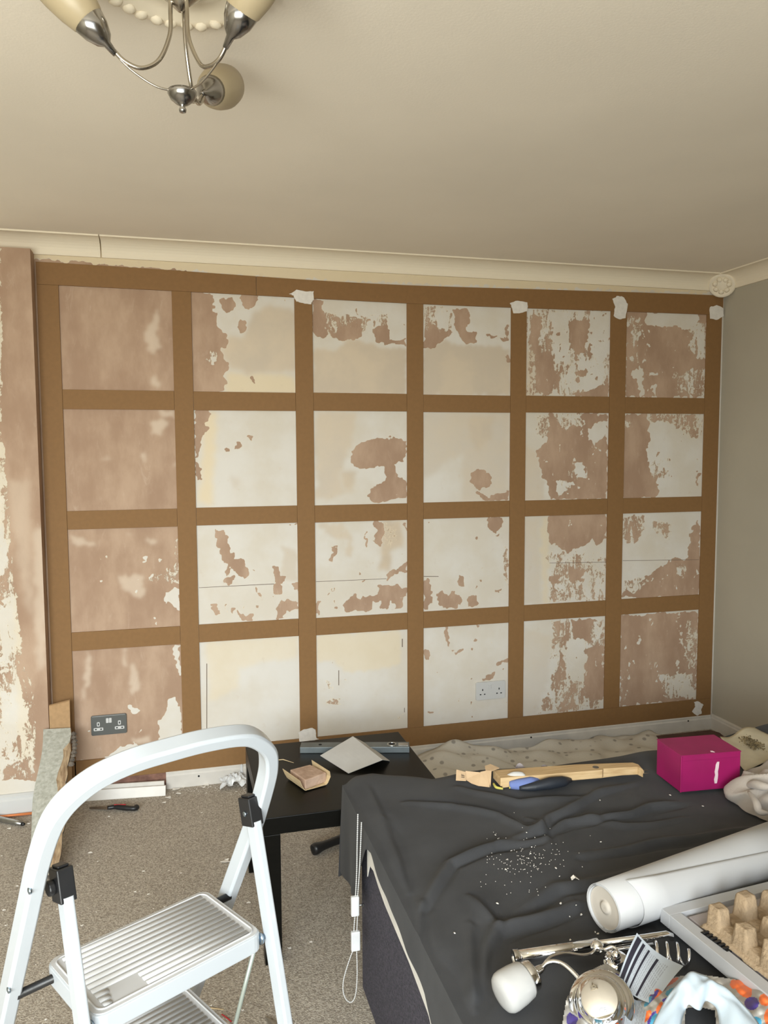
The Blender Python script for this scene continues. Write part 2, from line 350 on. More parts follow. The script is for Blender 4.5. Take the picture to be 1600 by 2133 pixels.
# column 4 row 2
op('b', 'grey', .45, (48,655, 492,655, 480,1100, 250,1100, 250,850, 48,1000), 3); op('b', 'grey', .7, (280,680, 410,660, 400,780, 320,850, 290,760), 2)
PL('b', 290,970, 330,935, 382,960, 405,1015, 340,1037, 290,1012); PL('b', 320,1055, 345,1050, 380,1075, 482,1042, 485,1095, 380,1097, 330,1080)
# column 5 row 1
MX('b', .46, 575,120, 1002,130, 995,575, 568,572)
PL('b', 790,200, 890,190, 900,260, 840,360, 800,300); op('b', 'plaster', .18, (700,140, 790,150, 790,400, 700,370)); op('b', 'plaster', .15, (905,140, 1000,150, 990,300, 960,400, 870,320))
op('b', 'plaster', .72, (600,160, 650,170, 640,350, 700,390, 740,500, 700,570, 630,560, 620,400, 590,300)); PL('b', 800,570, 880,545, 975,510, 998,575); op('b', 'plaster', .2, (820,400, 880,380, 960,450, 960,510, 880,540, 800,540, 770,470)); PL('b', 820,445, 890,445, 870,468, 825,465)
op('b','grey',.6,(575,300,620,330,610,570,568,572),2)
# column 6 row 1
PL('b', 1075,132, 1487,138, 1478,575, 1068,575); WH('b', 1180,150, 1442,138, 1445,200, 1400,232, 1300,215, 1250,222, 1170,190)
MX('b', .66, 1080,140, 1165,170, 1160,440, 1078,400); MX('b', .45, 1390,225, 1480,200, 1480,390, 1400,360); MX('b', .56, 1310,450, 1480,430, 1480,572, 1310,560)
WH('b', 1110,430, 1160,430, 1162,570, 1146,572, 1140,482, 1110,475); WH('b', 1195,450, 1250,455, 1240,470, 1200,465); WH('b', 1212,510, 1225,512, 1222,570, 1214,570)
# column 5 row 2
op('b', 'grey', .5, (560,800, 620,850, 660,1000, 665,1095, 560,1095), 1); PL('b', 690,655, 987,655, 977,1088, 850,1090, 700,1092, 665,1000, 620,850, 680,800); MX('b', .4, 620,655, 690,655, 690,740, 660,800, 620,760)
MX('b', .4, 700,655, 862,660, 850,720, 770,745, 720,700); WH('b', 890,730, 982,690, 982,760, 930,800, 925,870, 915,800, 890,792); WH('b', 820,915, 872,915, 872,985, 826,976); MX('b', .3, 720,990, 822,1000, 780,1050, 730,1085); WH('b', 660,880, 682,910, 665,912); MX('b', .6, 720,960, 830,930, 830,990, 730,985)
# column 6 row 2
PL('b', 1060,655, 1192,660, 1190,800, 1180,850, 1200,950, 1240,1040, 1230,1082, 1055,1085); MX('b', .5, 1195,655, 1465,655, 1462,780, 1385,782, 1300,705, 1200,700); MX('b', .45, 1200,900, 1300,880, 1300,980, 1215,990); PL('b', 1425,960, 1455,958, 1440,1030); MX('b', .55, 1065,690, 1120,680, 1120,740, 1065,760)
# column 2 row 3
PL('c', 222,198, 312,240, 305,300, 322,360, 350,360, 345,392, 375,410, 390,382, 440,460, 440,526, 380,526, 350,480, 330,460, 290,530, 280,490, 320,440, 310,420, 265,417, 250,370, 235,300)
PL('c', 285,535, 345,505, 335,560, 300,577); PL('c', 450,463, 482,465, 476,492); PL('c', 593,443, 652,450, 655,500, 686,515, 682,552, 650,560, 667,635, 610,637, 600,590, 620,560, 605,490); PL('c', 700,560, 772,550, 772,622); PL('c', 490,583, 510,590, 527,660, 510,667)
for q in ((190,712, 235,703, 247,770, 205,767), (270,693, 300,700, 292,750), (310,713, 346,720, 335,767), (355,743, 410,765, 472,765, 472,806, 380,802), (630,700, 680,670, 772,680, 772,730, 690,740, 665,797, 635,797), (700,163, 768,158, 768,176, 710,180), (580,650, 620,640, 590,660), (430,595, 438,598, 436,606), (490,710, 510,700, 500,725)): PL('c', *q)
op('c', 'grey', .5, (640,300, 770,340, 770,540, 690,540, 660,480, 680,380), 1)
# column 3 row 3
for q in ((1250,150, 1347,138, 1345,200, 1325,327, 1285,290, 1290,200), (1475,160, 1500,148, 1500,230), (990,320, 1030,315, 1027,360, 1000,412, 970,405, 1000,360), (1220,225, 1250,205, 1235,250, 1227,325, 1215,322), (965,605, 1027,603, 1000,622), (1060,700, 1130,680, 1140,633, 1168,640, 1180,660, 1280,640, 1310,600, 1295,588, 1350,560, 1430,570, 1500,600, 1500,640, 1450,660, 1470,700, 1440,730, 1400,700, 1390,650, 1370,722, 1330,722, 1330,670, 1280,680, 1260,742, 1180,747, 1080,737), (1350,547, 1370,488, 1400,470, 1430,480, 1500,410, 1500,490, 1440,490, 1390,522), (885,668, 915,690, 912,780, 888,782), (1255,430, 1290,430, 1265,440)): PL('c', *q)
op('c', 'plaster', .40, (1350,142, 1452,150, 1458,290, 1395,320, 1390,370, 1335,370, 1330,250), 2); op('c', 'grey', .9, (1345,142, 1462,142, 1475,300, 1400,350, 1390,480, 1320,470, 1325,300), 2); op('c', 'grey', .6, (900,160, 1080,170, 1080,200, 1130,250, 1130,390, 1100,390, 1100,260, 1020,270), 1)
# column 4 row 3
for q in ((380,95, 458,90, 445,140, 420,167, 380,152), (228,395, 255,398, 267,445, 240,442), (52,403, 90,408, 100,470, 85,540, 52,558), (120,470, 140,455, 170,485, 200,468, 240,490, 240,540, 160,555, 130,520), (265,500, 300,480, 347,532, 270,547), (420,455, 450,445, 440,470), (300,440, 335,438, 310,455), (418,180, 448,168, 425,188)): PL('d', *q)
MX('d', .55, 455,230, 485,220, 485,440, 462,430)
# column 5 row 3
PL('d', 685,82, 977,72, 975,200, 930,240, 900,200, 860,240, 780,268, 690,230); MX('d', .44, 680,272, 977,260, 972,518, 678,522); PL('d', 790,350, 870,345, 870,412, 800,420); PL('d', 690,390, 742,388, 730,430, 690,422); MX('d', .3, 640,100, 685,85, 685,300, 650,300); op('d', 'grey', .35, (558,100, 640,100, 640,530, 558,530), 2); op('d','cream',.5,(650,90,684,90,684,530,650,530),1)
# column 6 row 3
MX('d', .62, 1055,85, 1182,78, 1150,205, 1110,232, 1055,205); MX('d', .5, 1205,110, 1300,105, 1302,215, 1220,175); PL('d', 1405,150, 1450,105, 1445,492, 1180,502, 1050,492, 1070,445, 1150,420, 1190,370, 1250,345, 1310,300, 1390,302); MX('d', .5, 1060,400, 1200,400, 1130,470, 1060,480); MX('d', .55, 1330,320, 1390,320, 1390,420, 1340,400)
# row 4
op('c', 'cream', .42, (160,955, 770,905, 770,1060, 560,1080, 380,1140, 370,1260, 170,1350), 2); op('c', 'cream', .5, (890,900, 1450,870, 1450,1095, 1300,1140, 1100,1150, 1000,1080, 890,1080), 1)
for q in ((315,1255, 332,1258, 322,1266), (425,1255, 440,1260, 430,1270), (976,1080, 998,1075, 985,1102), (1030,1475, 1048,1480, 1036,1488), (1190,888, 1205,893, 1195,898), (1085,1318, 1096,1320, 1090,1328)): PL('c', *q)
MX('c', .5, 940,1195, 1000,1215, 1005,1280, 960,1270); MX('c', .5, 955,1330, 1062,1310, 1062,1370, 960,1382); MX('c', .35, 1380,1425, 1497,1405, 1497,1500, 1400,1500)
for q in ((158,640, 176,640, 180,690, 196,740, 176,757, 160,700), (318,628, 346,630, 335,662), (412,825, 482,808, 472,830, 420,840), (340,900, 412,880, 412,903, 360,915), (58,760, 92,780, 75,822), (195,772, 247,755, 240,777), (290,900, 296,905, 280,930), (80,1080, 118,1078, 85,1092), (455,1035, 475,1045, 460,1050), (238,962, 250,964, 244,970), (310,705, 325,712, 315,735), (340,825, 355,830, 335,842)): PL('d', *q)
MX('d', .50, 700,610, 972,600, 969,1060, 630,1085, 700,900, 690,750); op('d', 'plaster', .15, (780,720, 860,690, 900,760, 880,880, 820,920, 770,850)); PL('d', 800,612, 905,602, 880,705, 820,702); PL('d', 880,760, 972,740, 969,1000, 880,1010, 860,930)
op('d', 'grey', .3, (558,650, 690,700, 690,900, 620,1085, 558,1090), 2)
PL('d', 1045,588, 1447,568, 1432,1020, 1042,1042); MX('d', .38, 1240,885, 1430,870, 1430,1015, 1262,1000); MX('d', .55, 1370,600, 1445,600, 1432,870, 1380,850); WH('d', 1132,700, 1150,700, 1152,742, 1134,740); WH('d', 1334,572, 1339,572, 1339,720, 1334,720); MX('d', .6, 1180,810, 1250,820, 1230,860, 1180,850); MX('d', .6, 1150,900, 1200,890, 1180,1020, 1150,1010); MX('d',.62,1050,880,1090,900,1090,1010,1050,1020)
op('p', 'plaster', 0, (40,480, 1560,560, 1560,640, 1520,612, 1000,597, 560,579, 60,538)); op('p', 'cream', .8, (40,480, 1560,560, 1560,640, 1520,612, 1000,597, 560,579, 60,538))
JOINTS = (('c', (110,588, 610,562, 610,566, 110,591)), ('c', (890,548, 1360,528, 1360,531, 890,551)), ('c', (160,1095, 165,1095, 165,1600, 160,1600)), ('c', (1040,1140, 1045,1140, 1045,1240, 1040,1240)), ('c', (110,1552, 158,1548, 158,1551, 110,1555)), ('d', (55,388, 130,388, 130,391, 55,391)), ('d', (690,321, 975,316, 975,318, 690,323)), ('d', (1060,309, 1445,304, 1445,306, 1060,311)), ('a', (740,0, 741,0, 741,1, 740,1)), ('c', (1463,930, 1469,930, 1469,985, 1463,985)), ('c',(1478,1390,1482,1390,1482,1420,1478,1420)))
rf_ = random.Random(11)
def flecks(v, x0, y0, x1, y1, n, smin, smax, val=1):
    for _ in range(n):
        x, y, r_ = rf_.uniform(x0, x1), rf_.uniform(y0, y1), rf_.uniform(smin, smax)*rf_.uniform(.5, 1); a = rf_.random()*3; op(v, 'plaster', val, tuple(c for t in range(6) for c in (x+r_*math.cos(t*1.05+a)*rf_.uniform(.6, 1.3), y+r_*math.sin(t*1.05+a)*rf_.uniform(.6, 1.6))))
def streaks(v, x0, y0, x1, y1, n, val=0):
    for _ in range(n):
        x, y, w_, l_ = rf_.uniform(x0, x1), rf_.uniform(y0, y1), rf_.uniform(3, 8), rf_.uniform(12, 90); op(v, 'plaster', val, (x-w_/2, y, x+w_/2, y, x+w_*.3, min(y1, y+l_), x-w_*.3, min(y1, y+l_)))
flecks('d', 56, 640, 480, 1090, 60, 3, 8); flecks('c', 900, 1180, 1490, 1500, 24, 3, 8); flecks('c', 110, 180, 770, 820, 26, 4, 11); flecks('c', 890, 150, 1490, 760, 30, 4, 12); flecks('d', 56, 100, 480, 550, 34, 3, 9)
flecks('a', 90, 880, 760, 1500, 8, 3, 6); flecks('b', 580, 140, 1000, 570, 40, 4, 12); flecks('b', 690, 670, 970, 1080, 26, 4, 11, 0); flecks('b', 1200, 680, 1450, 1070, 26, 4, 10); flecks('b', 1080, 150, 1480, 560, 40, 4, 12, 0)
flecks('M', 440, 180, 1060, 700, 22, 4, 12, 0); flecks('M', 440, 880, 1060, 1500, 22, 4, 12, 0); flecks('a', 880, 150, 1480, 430, 30, 4, 12)
streaks('b', 1080, 150, 1480, 480, 22); streaks('b', 700, 680, 970, 1000, 16); streaks('d', 1050, 600, 1430, 940, 34); streaks('d', 690, 90, 970, 460, 20); streaks('d', 700, 620, 965, 960, 20); streaks('d', 700, 620, 965, 960, 14, 1); streaks('d', 1180, 350, 1440, 460, 12); streaks('M', 700, 860, 860, 1100, 8, .3); streaks('b', 600, 150, 990, 480, 20, 1)
# socket shadow gaps etc. none; light speckling of flakes over the pale lower squares
op('d', 'amp', .22, (52,620, 482,600, 482,1110, 52,1140)); op('c', 'amp', .14, (107,950, 1500,860, 1500,1520, 107,1600))

def inpoly(X, Y, poly):
    ins = np.zeros(X.shape, bool); n = len(poly)
    for i in range(n):
        x1, y1 = poly[i]; x2, y2 = poly[(i+1) % n]
        if y1 == y2: continue
        c = ((y1 > Y) != (y2 > Y)) & (X < (x2-x1)*(Y-y1)/(y2-y1)+x1); ins ^= c
    return ins
def blur(A, k):
    for _ in range(k):
        B = np.pad(A, 1, mode='edge'); A = (B[:-2,1:-1]+B[2:,1:-1]+B[1:-1,:-2]+B[1:-1,2:]+2*A)/6
    return A
def vn(x, y, seed):
    L_ = np.random.RandomState(seed).rand(97, 89)*2-1; i, j = np.floor(x).astype(int), np.floor(y).astype(int); u, v = x-i, y-j; u, v = u*u*(3-2*u), v*v*(3-2*v)
    g = lambda a, b_: L_[a % 97, b_ % 89]
    return (g(i, j)*(1-u)+g(i+1, j)*u)*(1-v)+(g(i, j+1)*(1-u)+g(i+1, j+1)*u)*v
def topix(X, Yw, Z):
    D = np.stack([X-CAMP.x, np.full_like(X, Yw-CAMP.y), Z-CAMP.z], -1)
    r, u, f = np.array(CR), np.array(CU), np.array(CF); dz = D @ f
    return 800+FPX*(D @ r)/dz, 1066.5-FPX*(D @ u)/dz
def plaster_wall(name, x0, x1, z0, z1, yw, step, ops, base=0.0, basesoft=None):
    nx, nz = int((x1-x0)/step)+1, int((z1-z0)/step)+1
    X, Z = np.meshgrid(np.linspace(x0, x1, nx), np.linspace(z0, z1, nz)); px, py = topix(X, yw, Z)
    ch = {k: np.zeros(X.shape) for k in ('plaster', 'amp', 'cream', 'grey', 'haze', 'dark')}; ch['amp'][:] = .06; ch['plaster'][:] = base
    px0, py0 = px, py; k1 = vn(X/.030, Z/.030, 1)*3.5+vn(X/.012, Z/.012, 2)*4; k2 = vn(X/.030, Z/.030, 3)*3.5+vn(X/.012, Z/.012, 4)*4; px, py = px+k1, py+k2
    for c, val, poly, bl in ops:
        xs = [p[0] for p in poly]; ys = [p[1] for p in poly]
        qx, qy = (px0, py0) if c == 'dark' else (px, py)
        bb = (qx > min(xs)-2) & (qx < max(xs)+2) & (qy > min(ys)-2) & (qy < max(ys)+2); ii = np.where(bb.any(1))[0]; jj = np.where(bb.any(0))[0]
        if len(ii) == 0: continue
        mg = 40 if bl else 0; sl_ = (slice(max(0, ii[0]-mg), ii[-1]+1+mg), slice(max(0, jj[0]-mg), jj[-1]+1+mg)); ins = inpoly(qx[sl_], qy[sl_], poly)
        if bl: mk = blur(ins.astype(float), bl*6); ch[c][sl_] = ch[c][sl_]*(1-mk)+val*mk
        else: ch[c][sl_][ins] = val
    b2 = blur(ch['plaster'], 1); ch['plaster'] = .68*b2+.32*blur(b2, 22); ch['amp'] = blur(ch['amp'], 3); ch['dark'] = ch['dark']
    V = np.stack([X, np.full_like(X, yw), Z], -1).reshape(-1, 3)
    i = np.arange((nz-1)*(nx-1)); rr, cc = i//(nx-1), i % (nx-1); a = rr*nx+cc
    F = np.stack([a, a+1, a+nx+1, a+nx], 1)
    me = bpy.data.meshes.new(name); me.vertices.add(len(V)); me.vertices.foreach_set('co', V.ravel()); me.loops.add(F.size); me.loops.foreach_set('vertex_index', F.ravel().astype(np.int32))
    me.polygons.add(len(F)); me.polygons.foreach_set('loop_start', (np.arange(len(F))*4).astype(np.int32)); me.polygons.foreach_set('loop_total', np.full(len(F), 4, np.int32)); me.update(); me.validate()
    for k, A in ch.items():
        at = me.attributes.new(k, 'FLOAT', 'POINT'); at.data.foreach_set('value', A.ravel().astype(np.float32))
    me.materials.append(MT['plaster']); o = bpy.data.objects.new(name, me); COL.objects.link(o); return o
def merge_box(o, lo, hi):
    bm = bmesh.new(); bm.from_mesh(o.data); (a, b_, c), (d, e, f) = lo, hi
    vs = [bm.verts.new(p) for p in ((a,b_,c),(d,b_,c),(d,e,c),(a,e,c),(a,b_,f),(d,b_,f),(d,e,f),(a,e,f))]
    lay = bm.verts.layers.float.get('plaster')
    for v in vs: v[lay] = 1.0
    for q in ((0,3,2,1),(4,5,6,7),(1,2,6,5),(2,3,7,6),(3,0,4,7)): bm.faces.new([vs[k] for k in q])
    bm.to_mesh(o.data); bm.free()
wb = plaster_wall('wall_back', -.56, XR, 0, ZC, 0, .0045, OPS); merge_box(wb, (-.56, 0.0, 0), (XR, .1, ZC)); struct(wb)
for v_, q_ in JOINTS:
    ox_, oy_, s_ = ZM[v_]; MB().prism([P(ox_+q_[i]/s_, oy_+q_[i+1]/s_, y=-.0002) for i in range(0, len(q_), 2)], (0, -.0003, 0)).obj('board_joint', 'joint', wb)
# projecting pier on the left
OP2 = []
def o2(ch, val, *p, bl=0): OP2.append((ch, val, [(p[i], p[i+1]) for i in range(0, len(p), 2)], bl))
o2('plaster', 1, -900,400, 140,400, 140,1800, -900,1800)
o2('plaster', .50, -900,500, 3,500, 6,620, 4,900, 10,960, 20,1040, 28,1130, 30,1210, 44,1300, 50,1380, 74,1420, 76,1520, 66,1620, -900,1640)
o2('amp', .7, -900,500, 5,500, 10,960, 28,1130, 44,1300, 78,1400, 78,1620, -900,1640)
o2('plaster', .25, -900,500, -5,500, -2,900, 6,1080, 14,1180, 8,1200, -900,1200)
o2('plaster', .2, 0,1250, 30,1240, 40,1330, 15,1370, 0,1340); o2('plaster', .2, 0,1440, 40,1440, 55,1500, 20,1560, 0,1530)
o2('cream', .3, -900,500, 12,500, 30,1150, 50,1400, 76,1420, 76,1600, 40,1600, 30,1250, 10,1100, -900,1000, bl=1)
o2('haze', .8, 70,1100, 90,1100, 96,1380, 78,1400, 72,1280, bl=2); o2('haze', .5, 14,1000, 60,1000, 70,1300, 50,1250, bl=3)
o2('plaster', 0, -900,1630, 120,1622, 120,1665, -900,1672)
wp = plaster_wall('wall_left', -1.2, -.537, 0, 2.335, -.09, .0045, OP2, 1.0); merge_box(wp, (-1.2, -.0899, 0), (-.537, .1, 2.335)); struct(wp)

# ================================================================ CORNICE, SKIRTINGS
def cove_profile(h=.072, d=.10, n=8):
    # (distance from wall, z) closed
    pts = [(0, ZC-h), (.012, ZC-h), (.014, ZC-h+.006)]
    for k in range(n+1):
        a = math.pi/2*k/n; pts.append((.014+(d-.026)*(1-math.cos(a)), ZC-h+.006+(h-.012)*math.sin(a)))
    pts += [(d, ZC-.006), (d, ZC), (0, ZC)]; return pts
def cornice(name, a, b_, nrm, mi='cornice'):
    a, b_, n = Vector(a), Vector(b_), Vector(nrm); pr = cove_profile(); mbx = MB(); k = len(pr); vs = []
    for e in (a, b_):
        for d, z in pr: vs.append(Vector((e.x+n.x*d, e.y+n.y*d, z)))
    mbx.add(vs, [(i, (i+1) % k, k+(i+1) % k, k+i) for i in range(k)]+[tuple(range(k)), tuple(range(2*k-1, k-1, -1))])
    return struct(mbx.obj(name, mi))
cornice('trim_2', (-.27, 0, 0), (XR-.10, 0, 0), (0, -1, 0)); cornice('trim_3', (XR, YB, 0), (XR, -.10, 0), (-1, 0, 0))
cornice('trim_4', (-1.2, -.0, 0), (-.275, -.0, 0), (0, -1, 0))
# plaster corner ornament where the two cornices meet
b = MB(); c = Vector((XR-.055, -.055, ZC-.048))
dirn = Vector((-1, -1, -.9)).normalized()
b.lathe([(.002, .016), (.018, .022), (.03, .012), (.048, .014), (.058, .022), (.066, .012), (.07, -.02)], c, dirn, 24)
for k in range(7):
    a = 2*math.pi*k/7; u = dirn.orthogonal().normalized(); v = dirn.cross(u)
    b.lathe([(.003, .006), (.013, 0), (.012, -.012)], c+(u*math.cos(a)+v*math.sin(a))*.036+dirn*.02, dirn+(u*math.cos(a)+v*math.sin(a))*.5, 10)
co = struct(b.obj('trim_5', 'cornice', smooth=True))
def skirt(name, x0, x1, y, h, t=.015, m='skirting', parent=None):
    b = MB(); pr = [(0, 0), (t, 0), (t, h*.72), (t*.75, h*.80), (t*.75, h*.92), (t*.35, h), (0, h)]; k = len(pr)
    vs = [Vector((x, y-d, z)) for x in (x0, x1) for d, z in pr]
    b.add(vs, [(i, (i+1) % k, k+(i+1) % k, k+i) for i in range(k)]+[tuple(range(k)), tuple(range(2*k-1, k-1, -1))]); return b.obj(name, m, parent)
struct(skirt('baseboard_back', -.068, XR-.016, 0, .080, .016))
b = MB(); pr = [(0, 0), (.016, 0), (.016, .060), (.012, .066), (.012, .074), (.005, .080), (0, .080)]; k = len(pr)
b.add([Vector((XR-d, y, z)) for y in (YB, -.0) for d, z in pr], [(i, (i+1) % k, k+(i+1) % k, k+i) for i in range(k)]+[tuple(range(k)), tuple(range(2*k-1, k-1, -1))]); struct(b.obj('baseboard_right', 'skirting'))
struct(skirt('baseboard_left', -1.2, -.60, -.09, .088, .022, 'white_plastic'))
# screw heads on the back skirting
b = MB()
for x, z in ((.075, .045), (1.33, .052), (1.72, .06), (2.64, .058)): b.lathe([(.0045, 0), (.004, .002)], (x, -.0165, z), (0, -1, 0), 8)
struct(b.obj('trim_6', 'hole'))
# stripped strip of wall where the skirting has come off
b = MB()
n = 24; top = [(.0, .0)]; xs = [-.44+.372*i/n for i in range(n+1)]
b.prism([(x, -.001, 0) for x in xs]+[(x, -.001, .073) for x in reversed(xs)], (0, -.003, 0)); struct(b.obj('trim_7', 'redwood'))

# ================================================================ MDF GRID PANELLING
Xs = [-.446, .010, .091, .543, .624, 1.070, 1.150, 1.597, 1.678, 2.137, 2.226, 2.696]
Zs = [2.212, 1.781, 1.699, 1.267, 1.188, .739, .658, .168]
T = .009
pan = thing('wall_panelling', (1.1, -.005, .074), 'grid of bare brown MDF battens fixed over the stripped back wall', 'wall panelling')
def board(name, x0, x1, z0, z1, t=T, lab=None):
    o = MB().box((x0, -t, z0), (x1, -.0005, z1)).obj(name, ['mdf'], pan, bevel=.0008)
    if lab: o['label'] = lab
    return o
def sag(x): return 2.304-.022*math.exp(-((x-.9)/.9)**2)+ (.010 if x > 2 else 0)*(x-2)
# top rail (two lengths, slightly bowed like the ceiling line) and bottom rail
for (x0, x1) in ((-.530, .373), (.3745, 2.79)):
    n = 14; b = MB(); tp = [(x0+(x1-x0)*i/n) for i in range(n+1)]
    b.prism([(x, -.0005, sag(x)) for x in tp]+[(x, -.0005, 2.212-(.012*math.exp(-((x-1.2)/1.0)**2))) for x in reversed(tp)], (0, -T, 0)); b.obj('top_rail', 'mdf', pan, bevel=.0008)
board('bottom_rail', -.452, 2.785, .075, .168)
for i, (a, c2) in enumerate([(-.530, -.446), (.010, .091), (.543, .624), (1.070, 1.150), (1.597, 1.678), (2.137, 2.226), (2.696, 2.785)]):
    zb = .1685 if i else .0
    ztop = 2.2115-(.012*math.exp(-((.5*(a+c2)-1.2)/1.0)**2))
    board('stile', a, c2, zb, ztop)
for j in range(3):
    for c_ in range(6):
        dz = random.uniform(-.002, .002)
        board('rail', Xs[2*c_]+.0008, Xs[2*c_+1]-.0008, Zs[2*j+2]+dz, Zs[2*j+1]+dz, T-.0012)
# pale filler patches smeared over joints: irregular outlines
def patch(pts, lab):
    q = [P(x, y, y=-T) for x, y in pts]; out = []
    for i in range(len(q)):
        a, b_ = q[i], q[(i+1) % len(q)]
        for k in range(4):
            p = a.lerp(b_, k/4); out.append((p.x+random.uniform(-.002, .002), -T-.0003, p.z+random.uniform(-.002, .002)))
    o = MB().prism(out, (0, -.0022, 0)).obj('filler_patch', 'filler', pan); o['label'] = lab
patch([(602,612),(618,604),(640,607),(653,607),(653,624),(648,634),(630,632),(617,628),(612,616)], 'pale filler smear across the third stile top')
patch([(1062,632),(1078,626),(1099,630),(1098,648),(1086,652),(1070,652),(1066,640)], 'pale square of filler on the fifth stile top')
patch([(1276,622),(1288,616),(1300,620),(1307,634),(1303,662),(1290,666),(1278,658),(1281,640)], 'pale upright filler patch on the sixth stile top')
patch([(1478,640),(1492,636),(1506,641),(1507,658),(1494,667),(1479,664)], 'pale filler patch on the last stile top')
patch([(622,1525),(634,1519),(650,1516),(657,1520),(658,1535),(664,1540),(640,1544),(624,1545)], 'cream filler patch at the foot of the third stile')
patch([(1446,1462),(1456,1461),(1465,1468),(1460,1478),(1462,1486),(1452,1490),(1441,1482),(1448,1472)], 'small filler blob at the foot of the last stile')

# ================================================================ SOCKETS
def socket(name, c, w_, h_, plate, insert, lab, grey):
    c = Vector(c); t = thing(name, c+Vector((0, 0, -h_/2)), lab, 'socket')
    M = Matrix.Translation(c)@Matrix.Rotation(math.pi/2, 4, 'X')
    def rr(w2, h2, r, x, z, y0, y1, mm, nm, par, sm=False):
        b = MB(); pr = [(x+a, z+bb) for a, bb in roundrect(w2, h2, r)]
        b.prism([(c.x+a, y0, c.z+bb) for a, bb in pr], (0, y1-y0, 0)); return b.obj(nm, mm, par, bevel=.0012 if nm == 'plate' else 0)
    pl = rr(w_, h_, .007, 0, 0, -.0006, -.010, plate, 'plate', t)
    for s in (-1, 1):
        sw = rr(.011, .021, .002, s*.0062, .020, -.0099, -.0125, insert, 'switch', t)
    for s in (-1, 1):
        x = s*.044
        if grey:
            rr(.012, .019, .003, x, .006, -.0099, -.0108, insert, 'socket_insert', t); rr(.040, .013, .003, x, -.0165, -.0099, -.0108, insert, 'socket_insert', t)
        b = MB()
        for (dx, dz, a, bb) in ((0, .006, .0045, .009), (-.011, -.0165, .0075, .0045), (.011, -.0165, .0075, .0045)):
            b.box((c.x+x+dx-a/2, -.0114, c.z+dz-bb/2), (c.x+x+dx+a/2, -.0100, c.z+dz+bb/2))
        b.obj('pin_hole', 'hole', t)
    if grey: MB().box((c.x-w_/2+.006, -.0106, c.z+h_/2-.0045), (c.x+w_/2-.006, -.0099, c.z+h_/2-.0022)).obj('highlight_edge', 'steel', t)
    return t
socket('double_socket', (-.304, 0, .319), .149, .088, 'socket_grey', 'white_plastic', 'dark grey metal double socket with white inserts low on the bare left square', True)
socket('double_socket', (1.5015, 0, .320), .157, .090, 'white_plastic', 'white_plastic', 'white plastic double socket in a pale square right of centre', False)
# ================================================================ CEILING ROSE AND PENDANT LAMP
RX, RY = .033, -2.03
rose = thing('ceiling_rose', (RX, RY, ZC-.022), 'round moulded cream plaster rose on the ceiling above the lamp', 'ceiling rose')
MB().lathe([(.03, -.021), (.06, -.016), (.075, -.020), (.10, -.010), (.135, -.008), (.150, -.016), (.168, -.018), (.182, -.008), (.188, -.0002)], (RX, RY, ZC), (0, 0, 1), 56).obj('rose_disc', 'cornice', rose, smooth=True)
b = MB()
for k in range(34):
    a = 2*math.pi*k/34; u = Vector((math.cos(a), math.sin(a), 0)); tn = Vector((-u.y, u.x, 0)); o = Vector((RX, RY, ZC-.015))+u*.163
    b.lathe([(.001, .009), (.008, .008), (.0145, .002), (.013, -.003)], o+u*random.uniform(-.004, .004), Vector((0, 0, -1))+tn*.3*(-1)**k, 8)
b.obj('leaf_moulding', 'cornice', rose, smooth=True)
lamp = thing('pendant_lamp', (RX, RY, 2.15), 'three-armed brushed metal ceiling lamp with cream glass shades', 'ceiling lamp')
MB().lathe([(.004, -.075), (.02, -.06), (.05, -.035), (.055, -.022)], (RX, RY, ZC), (0, 0, 1), 28).obj('canopy', 'nickel', lamp, smooth=True)
b = MB(); b.lathe([(.003, -.022), (.006, -.021), (.007, -.016), (.004, -.010), (.012, -.006), (.022, .002), (.027, .012), (.026, .017), (.020, .017)], (RX, RY, 2.172), (0, 0, 1), 28); b.obj('bottom_cup', 'cupmetal', lamp, smooth=True)
for k, (da, prof) in enumerate(((120, [(.017,2.36),(.018,2.33),(.020,2.286),(.040,2.238),(.071,2.217),(.101,2.223),(.124,2.243)]), (240, [(.017,2.36),(.018,2.33),(.022,2.276),(.050,2.224),(.075,2.213),(.101,2.218),(.124,2.240)]), (0, [(.017,2.36),(.020,2.33),(.026,2.277),(.054,2.215),(.085,2.204),(.107,2.214),(.126,2.236)]))):
    ph = 1.208+math.radians(da); e = Vector((math.cos(ph), math.sin(ph), 0)); O = Vector((RX, RY, 0))
    arm = MB().tube(smoothpath([O+e*r_+Vector((0, 0, z)) for r_, z in prof], 6), .0040, 10).obj('arm', 'nickel', lamp, smooth=True)
    J = O+e*.122+Vector((0, 0, 2.238)); el = math.radians(48 if da else 28); ax = e*math.cos(el)+Vector((0, 0, math.sin(el)))
    MB().tube(smoothpath([O+e*.015+Vector((0, 0, 2.186)), O+e*.05+Vector((0, 0, 2.190)), O+e*.09+Vector((0, 0, 2.210)), J-ax*.004], 6), .0022, 8).obj('wire_stay', 'nickel', lamp, smooth=True)
    cupo = MB().lathe([(.005, -.008), (.0075, .012), (.016, .020), (.025, .038), (.0295, .058), (.028, .060), (.022, .045), (.010, .025)], J, ax, 28).obj('shade_cup', 'cupmetal', lamp, smooth=True)
    prof2 = [(.024, .050), (.031, .060), (.038, .085), (.043, .115), (.045, .145), (.042, .175), (.040, .175), (.043, .145), (.041, .115), (.036, .085), (.029, .062), (.02, .052)]
    MB().lathe(prof2, J, ax, 32).obj('glass_shade', 'opal', lamp, smooth=True)

